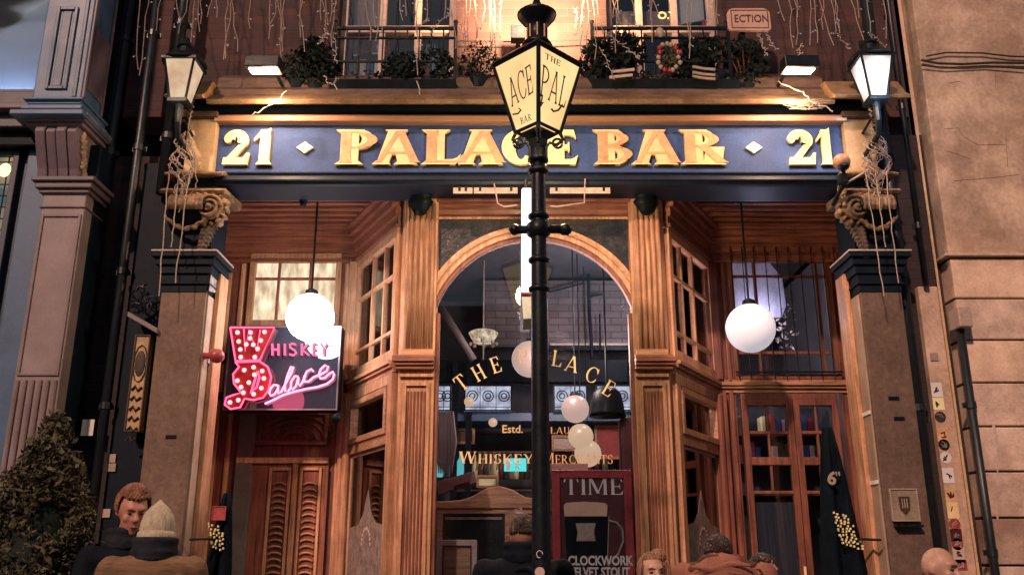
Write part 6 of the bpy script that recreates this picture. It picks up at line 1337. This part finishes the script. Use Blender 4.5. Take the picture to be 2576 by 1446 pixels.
def person(vx, vtop, Y, yaw, pitch, lab, top='jacket', topm=None, legm=None, hair=None, hairm=None, sk=skin, hat=None, lean=0, build=1.0, shw=1.0, hyaw=0, arms=((.02, 0), (.02, 0)), collar=None, hdrop=0, hx=0):
    pt = P(vx, vtop, Y); H = pt.z
    if hat: H -= .05
    s = H / 1.78 if H > 1.2 else .7; s = max(.86, min(1.08, s))
    o = E('person', (pt.x, Y, 0), None, lab, 'person')
    off = H - 1.78 * s + hdrop
    B = Matrix.Translation((pt.x, Y, 0)) @ Matrix.Rotation(R(yaw), 4, 'Z')
    LN = lean  # forward shift of head
    HN = Matrix.Translation((hx, -.02 - LN * .6, 1.52 * s + off - hdrop)) @ Matrix.Rotation(R(hyaw), 4, 'Z') @ Matrix.Rotation(R(pitch), 4, 'X')
    HM = B @ HN
    zs = lambda z: z * s + (off if z > .9 else off * z / .9)
    # the body: one continuous skin
    m = MB(); m.m = B; sh = .185 * shw
    ell(m, (0, 0, zs(1.25)), (.155 * build, .105, .22)); ell(m, (0, .0, zs(1.0)), (.15 * build, .105, .16)); ell(m, (0, -.01 - LN * .2, zs(1.40)), (sh, .085, .075))
    cap(m, (0, .0 - LN * .3, zs(1.40)), (hx, -.02 - LN * .6, zs(1.56) - hdrop), .06, .054)
    for sx in (-1, 1):
        fw = arms[0 if sx < 0 else 1]
        a = (sx * sh, -LN * .2, zs(1.40)); e = (sx * (sh + .05 + fw[0]), -.02 - fw[1] * .5, zs(1.10)); h = (sx * (sh - .0 + fw[0] * .3), -.12 - fw[1], zs(.95))
        cap(m, a, e, .045, .038); cap(m, e, h, .036, .026); cap(m, h, (h[0] - sx * .02, h[1] - .05, h[2] - .05), .03, .024)
        for f in range(4): cap(m, (h[0] - sx * .02 + (f - 1.5) * .016, h[1] - .055, h[2] - .06), (h[0] - sx * .03 + (f - 1.5) * .017, h[1] - .075 - .004 * (f % 3), h[2] - .115 + .006 * abs(f - 1)), .009, .007, 6)
        cap(m, (h[0] - sx * .035, h[1] - .05, h[2] - .03), (h[0] - sx * .06, h[1] - .075, h[2] - .07), .011, .009, 6)
        cap(m, (sx * .09, 0, zs(.95)), (sx * .10, .0, zs(.50)), .078, .055); cap(m, (sx * .10, 0, zs(.50)), (sx * .105, .02, .09), .052, .036); ell(m, (sx * .105, -.05, .045), (.042, .12, .04))
    m.m = HM   # head frame: origin at the base of the skull, -Y is the face
    k = s * .98
    ell(m, (0, .005, .135 * k), (.074 * k, .094 * k, .098 * k), n=20); ell(m, (0, -.03 * k, .065 * k), (.056 * k, .066 * k, .068 * k), n=16); ell(m, (0, -.068 * k, .022 * k), (.026 * k, .024 * k, .022 * k)); ell(m, (0, -.078 * k, .152 * k), (.052 * k, .018 * k, .016 * k))
    ell(m, (0, -.088 * k, .122 * k), (.011 * k, .016 * k, .03 * k)); ell(m, (0, -.108 * k, .098 * k), (.019 * k, .020 * k, .015 * k)); ell(m, (0, -.098 * k, .112 * k), (.012 * k, .018 * k, .02 * k))
    ell(m, (-.04 * k, -.068 * k, .095 * k), (.024 * k, .018 * k, .02 * k)); ell(m, (.04 * k, -.068 * k, .095 * k), (.024 * k, .018 * k, .02 * k))
    ell(m, (0, -.088 * k, .062 * k), (.024 * k, .012 * k, .006 * k)); ell(m, (0, -.085 * k, .05 * k), (.021 * k, .013 * k, .008 * k))
    for sx in (-1, 1): ell(m, (sx * .076 * k, .012, .115 * k), (.010, .019, .033 * k))
    bd = m.build('body', sk, o, smooth=True); remesh(bd, .0105, 2)
    # eyes, brows, mouth
    for sx in (-1, 1):
        q = MB(); q.m = HM; ell(q, (sx * .030 * k, -.0775 * k, .125 * k), (.013, .010, .007), n=10); q.build('eye', mk_eye, o, smooth=True)
        q = MB(); q.m = HM; q.tube([(sx * .012 * k, -.096 * k, .146 * k), (sx * .032 * k, -.095 * k, .153 * k), (sx * .050 * k, -.080 * k, .147 * k)], [.003, .0045, .002], 6); q.build('eyebrow', hairm or M['shade'], o)
    q = MB(); q.m = HM; q.tube([(-.022 * k, -.095 * k, .056 * k), (0, -.1015 * k, .058 * k), (.022 * k, -.095 * k, .056 * k)], [.002, .0042, .002], 6); q.build('mouth', lipm, o)
    # clothing
    m = MB(); m.m = B
    ell(m, (0, 0, zs(1.22)), (.19 * build, .145, .28)); ell(m, (0, 0, zs(.98)), (.19 * build, .145, .20)); ell(m, (0, -LN * .2, zs(1.39)), (sh + .045, .115, .085)); ell(m, (0, .02 - LN * .4, zs(1.455)), (.10, .085, .045))
    for sx in (-1, 1):
        fw = arms[0 if sx < 0 else 1]
        cap(m, (sx * sh, -LN * .2, zs(1.39)), (sx * (sh + .055 + fw[0]), -.02 - fw[1] * .5, zs(1.10)), .075, .06); cap(m, (sx * (sh + .055 + fw[0]), -.02 - fw[1] * .5, zs(1.10)), (sx * (sh + fw[0] * .3), -.12 - fw[1], zs(.95)), .058, .048)
    rd = random.Random(int(vx))
    for k2 in range(26):   # folds
        a = rd.uniform(0, 6.28); z = rd.uniform(.95, 1.42); m.tube([(.18 * build * math.cos(a + t * .18), .135 * math.sin(a + t * .18), zs(z) + .02 * math.sin(t)) for t in range(5)], [.008, .013, .015, .012, .006], 5)
    c = m.build(top, topm, o, smooth=True); remesh(c, .014, 3)
    m = MB(); m.m = B
    ell(m, (0, 0, zs(.90)), (.165 * build, .12, .13))
    for sx in (-1, 1): cap(m, (sx * .09, 0, zs(.92)), (sx * .10, 0, zs(.5)), .095, .072); cap(m, (sx * .10, 0, zs(.5)), (sx * .105, .02, .10), .07, .058)
    c = m.build('trousers', legm or M['blackn'], o, smooth=True); remesh(c, .016, 2)
    for sx in (-1, 1): m = MB(); m.m = B; ell(m, (sx * .105, -.055, .05), (.052, .145, .052)); m.box(sx * .105 - .045, sx * .105 + .045, -.18, .08, 0, .02); m.build('shoe', M['black'], o, smooth=True)
    if collar == 'hood':
        m = MB(); m.m = B
        for j in range(4): m.tube([((.185 - .022 * j) * math.cos(t / 19 * 6.28), .03 + (.13 - .012 * j) * math.sin(t / 19 * 6.28) - LN * .3, zs(1.405) + .020 * j + .022 * math.sin(t / 19 * 12.56 + j * 1.9)) for t in range(20)], .020, 8)
        for j in range(4): m.tube([(-.15 + .1 * t, .10 + .02 * math.sin(t * 1.5 + j), zs(1.33) + .035 * j + .02 * math.sin(t * 2 + j * 2.2)) for t in range(4)], [.010, .018, .018, .010], 8); c = m.build('hood', topm, o, smooth=True); remesh(c, .010, 1)
    elif collar:
        m = MB(); m.m = B
        for j in range(4): m.tube([((.095 + .006 * (j % 2)) * math.cos(t / 15 * 6.28), .0 + (.092 + .006 * (j % 2)) * math.sin(t / 15 * 6.28) - LN * .5, zs(1.45) + .028 * j) for t in range(16)], .021, 8)
        c = m.build('scarf', collar, o, smooth=True); remesh(c, .010, 1)
    m = MB(); m.m = HM; rd = random.Random(int(vx) + 1)
    if hair == 'short': 
        hair_clumps(m, rd, 3600, (0, .012, .138 * k), (.078 * k, .097 * k, .102 * k), lambda d: d.z > -.1 + .55 * max(0, -d.y) * 1.6 and not (d.y < -.35 and d.z < .62), .0062); m.build('hair', hairm, o)
    elif hair == 'tied':
        hair_clumps(m, rd, 3600, (0, .016, .138 * k), (.079 * k, .097 * k, .104 * k), lambda d: d.z > -.25 and not (d.y < -.22 and d.z < .66), .0062)
        hair_clumps(m, rd, 500, (.055, .06, .225 * k), (.034, .034, .03), lambda d: True, .009); ell(m, (.055, .06, .225 * k), (.03, .03, .026))
        for sx in (-1, 1): m.tube([(sx * .070, -.05, .19 * k), (sx * .082, -.045, .12 * k), (sx * .078, -.03, .04 * k)], [.009, .007, .003], 5)
        m.build('hair', hairm, o)
    elif hair == 'curly':
        hair_clumps(m, rd, 3600, (0, .010, .148 * k), (.086 * k, .100 * k, .112 * k), lambda d: d.z > -.25 and not (d.y < -.2 and d.z < .52), .0085); m.build('hair', hairm, o)
    elif hair == 'long':
        hair_clumps(m, rd, 2000, (0, .014, .14 * k), (.085 * k, .100 * k, .106 * k), lambda d: not (d.y < -.25 and d.z < .60), .010)
        for j in range(46): a = rd.uniform(.1, 3.04); x = math.cos(a) * .085; y = .02 + math.sin(a) * .08; m.tube([(x, y, .13), (x * 1.1, y * 1.05, .04), (x * 1.15, y * 1.1 + .01, -.06), (x * 1.0, y, -.15 + rd.uniform(-.03, .03))], [.016, .018, .015, .006], 5)
        m.build('hair', hairm, o)
    if hat:
        m = MB(); m.m = HM; m.lathe([(.086 * k, .10 * k), (.092 * k, .13 * k), (.088 * k, .17 * k), (.074 * k, .215 * k), (.045 * k, .252 * k), (.018 * k, .276 * k), (.004, .29 * k)], (0, .008, 0), 20, 1, 1.12); b = m.build('beanie', hat, o, smooth=True)
        m = MB(); m.m = HM; m.lathe([(.084 * k, .06 * k), (.096 * k, .065 * k), (.101 * k, .09 * k), (.098 * k, .118 * k), (.088 * k, .122 * k)], (0, .008, 0), 24, 1, 1.12)
        m.build('beanie_cuff', hat, b, smooth=True)
    return o
mk_eye = mk('eye', (.03, .02, .018), .2, var=.1, bump=0); lipm = mk('lip', (.28, .09, .08), .5, bump=0)
H_red = mk('auburn_hair', (.10, .042, .022), .6, var=.6, scale=20, tint=(.24, .105, .055)); H_dk = mk('dark_hair', (.03, .018, .015), .4, var=.5, scale=20); H_lb = mk('light_brown_hair', (.26, .14, .08), .5, var=.5, scale=20)
J_tan = mk('tan_plaid', (.19, .11, .06), .85, var=.6, scale=2.2, stretch=(.3, .3, 4.5), bump=.3, fine=80); J_or = mk('rust_fleece', (.24, .105, .078), .9, spec=.15, var=.25, scale=8, bump=.4, fine=120)
J_bl = mk('dark_coat', (.006, .009, .016), .85, spec=.12, var=.5, scale=7, bump=.3); J_mr = mk('brown_coat', (.10, .055, .045), .85, spec=.15, var=.4, bump=.3); HAT = mk('knit_oatmeal', (.46, .40, .30), .9, var=.35, scale=10, stretch=(6, 6, .6), bump=.6)
SC = mk('slate_scarf', (.022, .026, .034), .9, spec=.12, var=.4, bump=.5)
person(337, 1214, -1.55, 25, 18, 'red haired man in a dark coat, head bowed toward the person in the beanie', 'coat', J_bl, hair='curly', hairm=H_red, sk=skin_r, hyaw=10, collar=SC)
person(404, 1243, -2.05, 195, 4, 'person seen from behind in a pale pointed beanie, dark scarf and tan plaid jacket', 'jacket', J_tan, hair=None, hairm=H_dk, hat=HAT, shw=1.08, collar=SC, build=1.15, hdrop=.06)
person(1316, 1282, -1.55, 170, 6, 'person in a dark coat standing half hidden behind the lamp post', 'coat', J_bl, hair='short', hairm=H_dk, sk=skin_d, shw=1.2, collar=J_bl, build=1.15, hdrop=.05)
person(1636, 1380, -2.0, 10, -2, 'woman with light brown tied-back hair looking out beside the right column', 'coat', J_mr, hair='tied', hairm=H_lb, shw=.8)
person(1812, 1330, -2.0, 165, 12, 'person with dark hair seen from behind in a bulky rust brown hooded top', 'hoodie', J_or, hair='short', hairm=H_dk, shw=1.12, collar='hood', hyaw=-12, lean=.30, build=1.15, hdrop=.125, hx=.03)
person(1912, 1386, -1.55, 40, 2, 'long haired person partly hidden behind the rust brown hooded top', 'coat', J_mr, hair='long', hairm=H_dk, sk=skin_r, shw=.85, hyaw=-10)
person(2296, 1362, -2.15, 15, 8, 'bald man in a brown coat looking down in front of the granite pier', 'coat', J_mr, hair=None, hairm=H_lb, shw=1.05, hyaw=30, hdrop=.08, lean=.22)
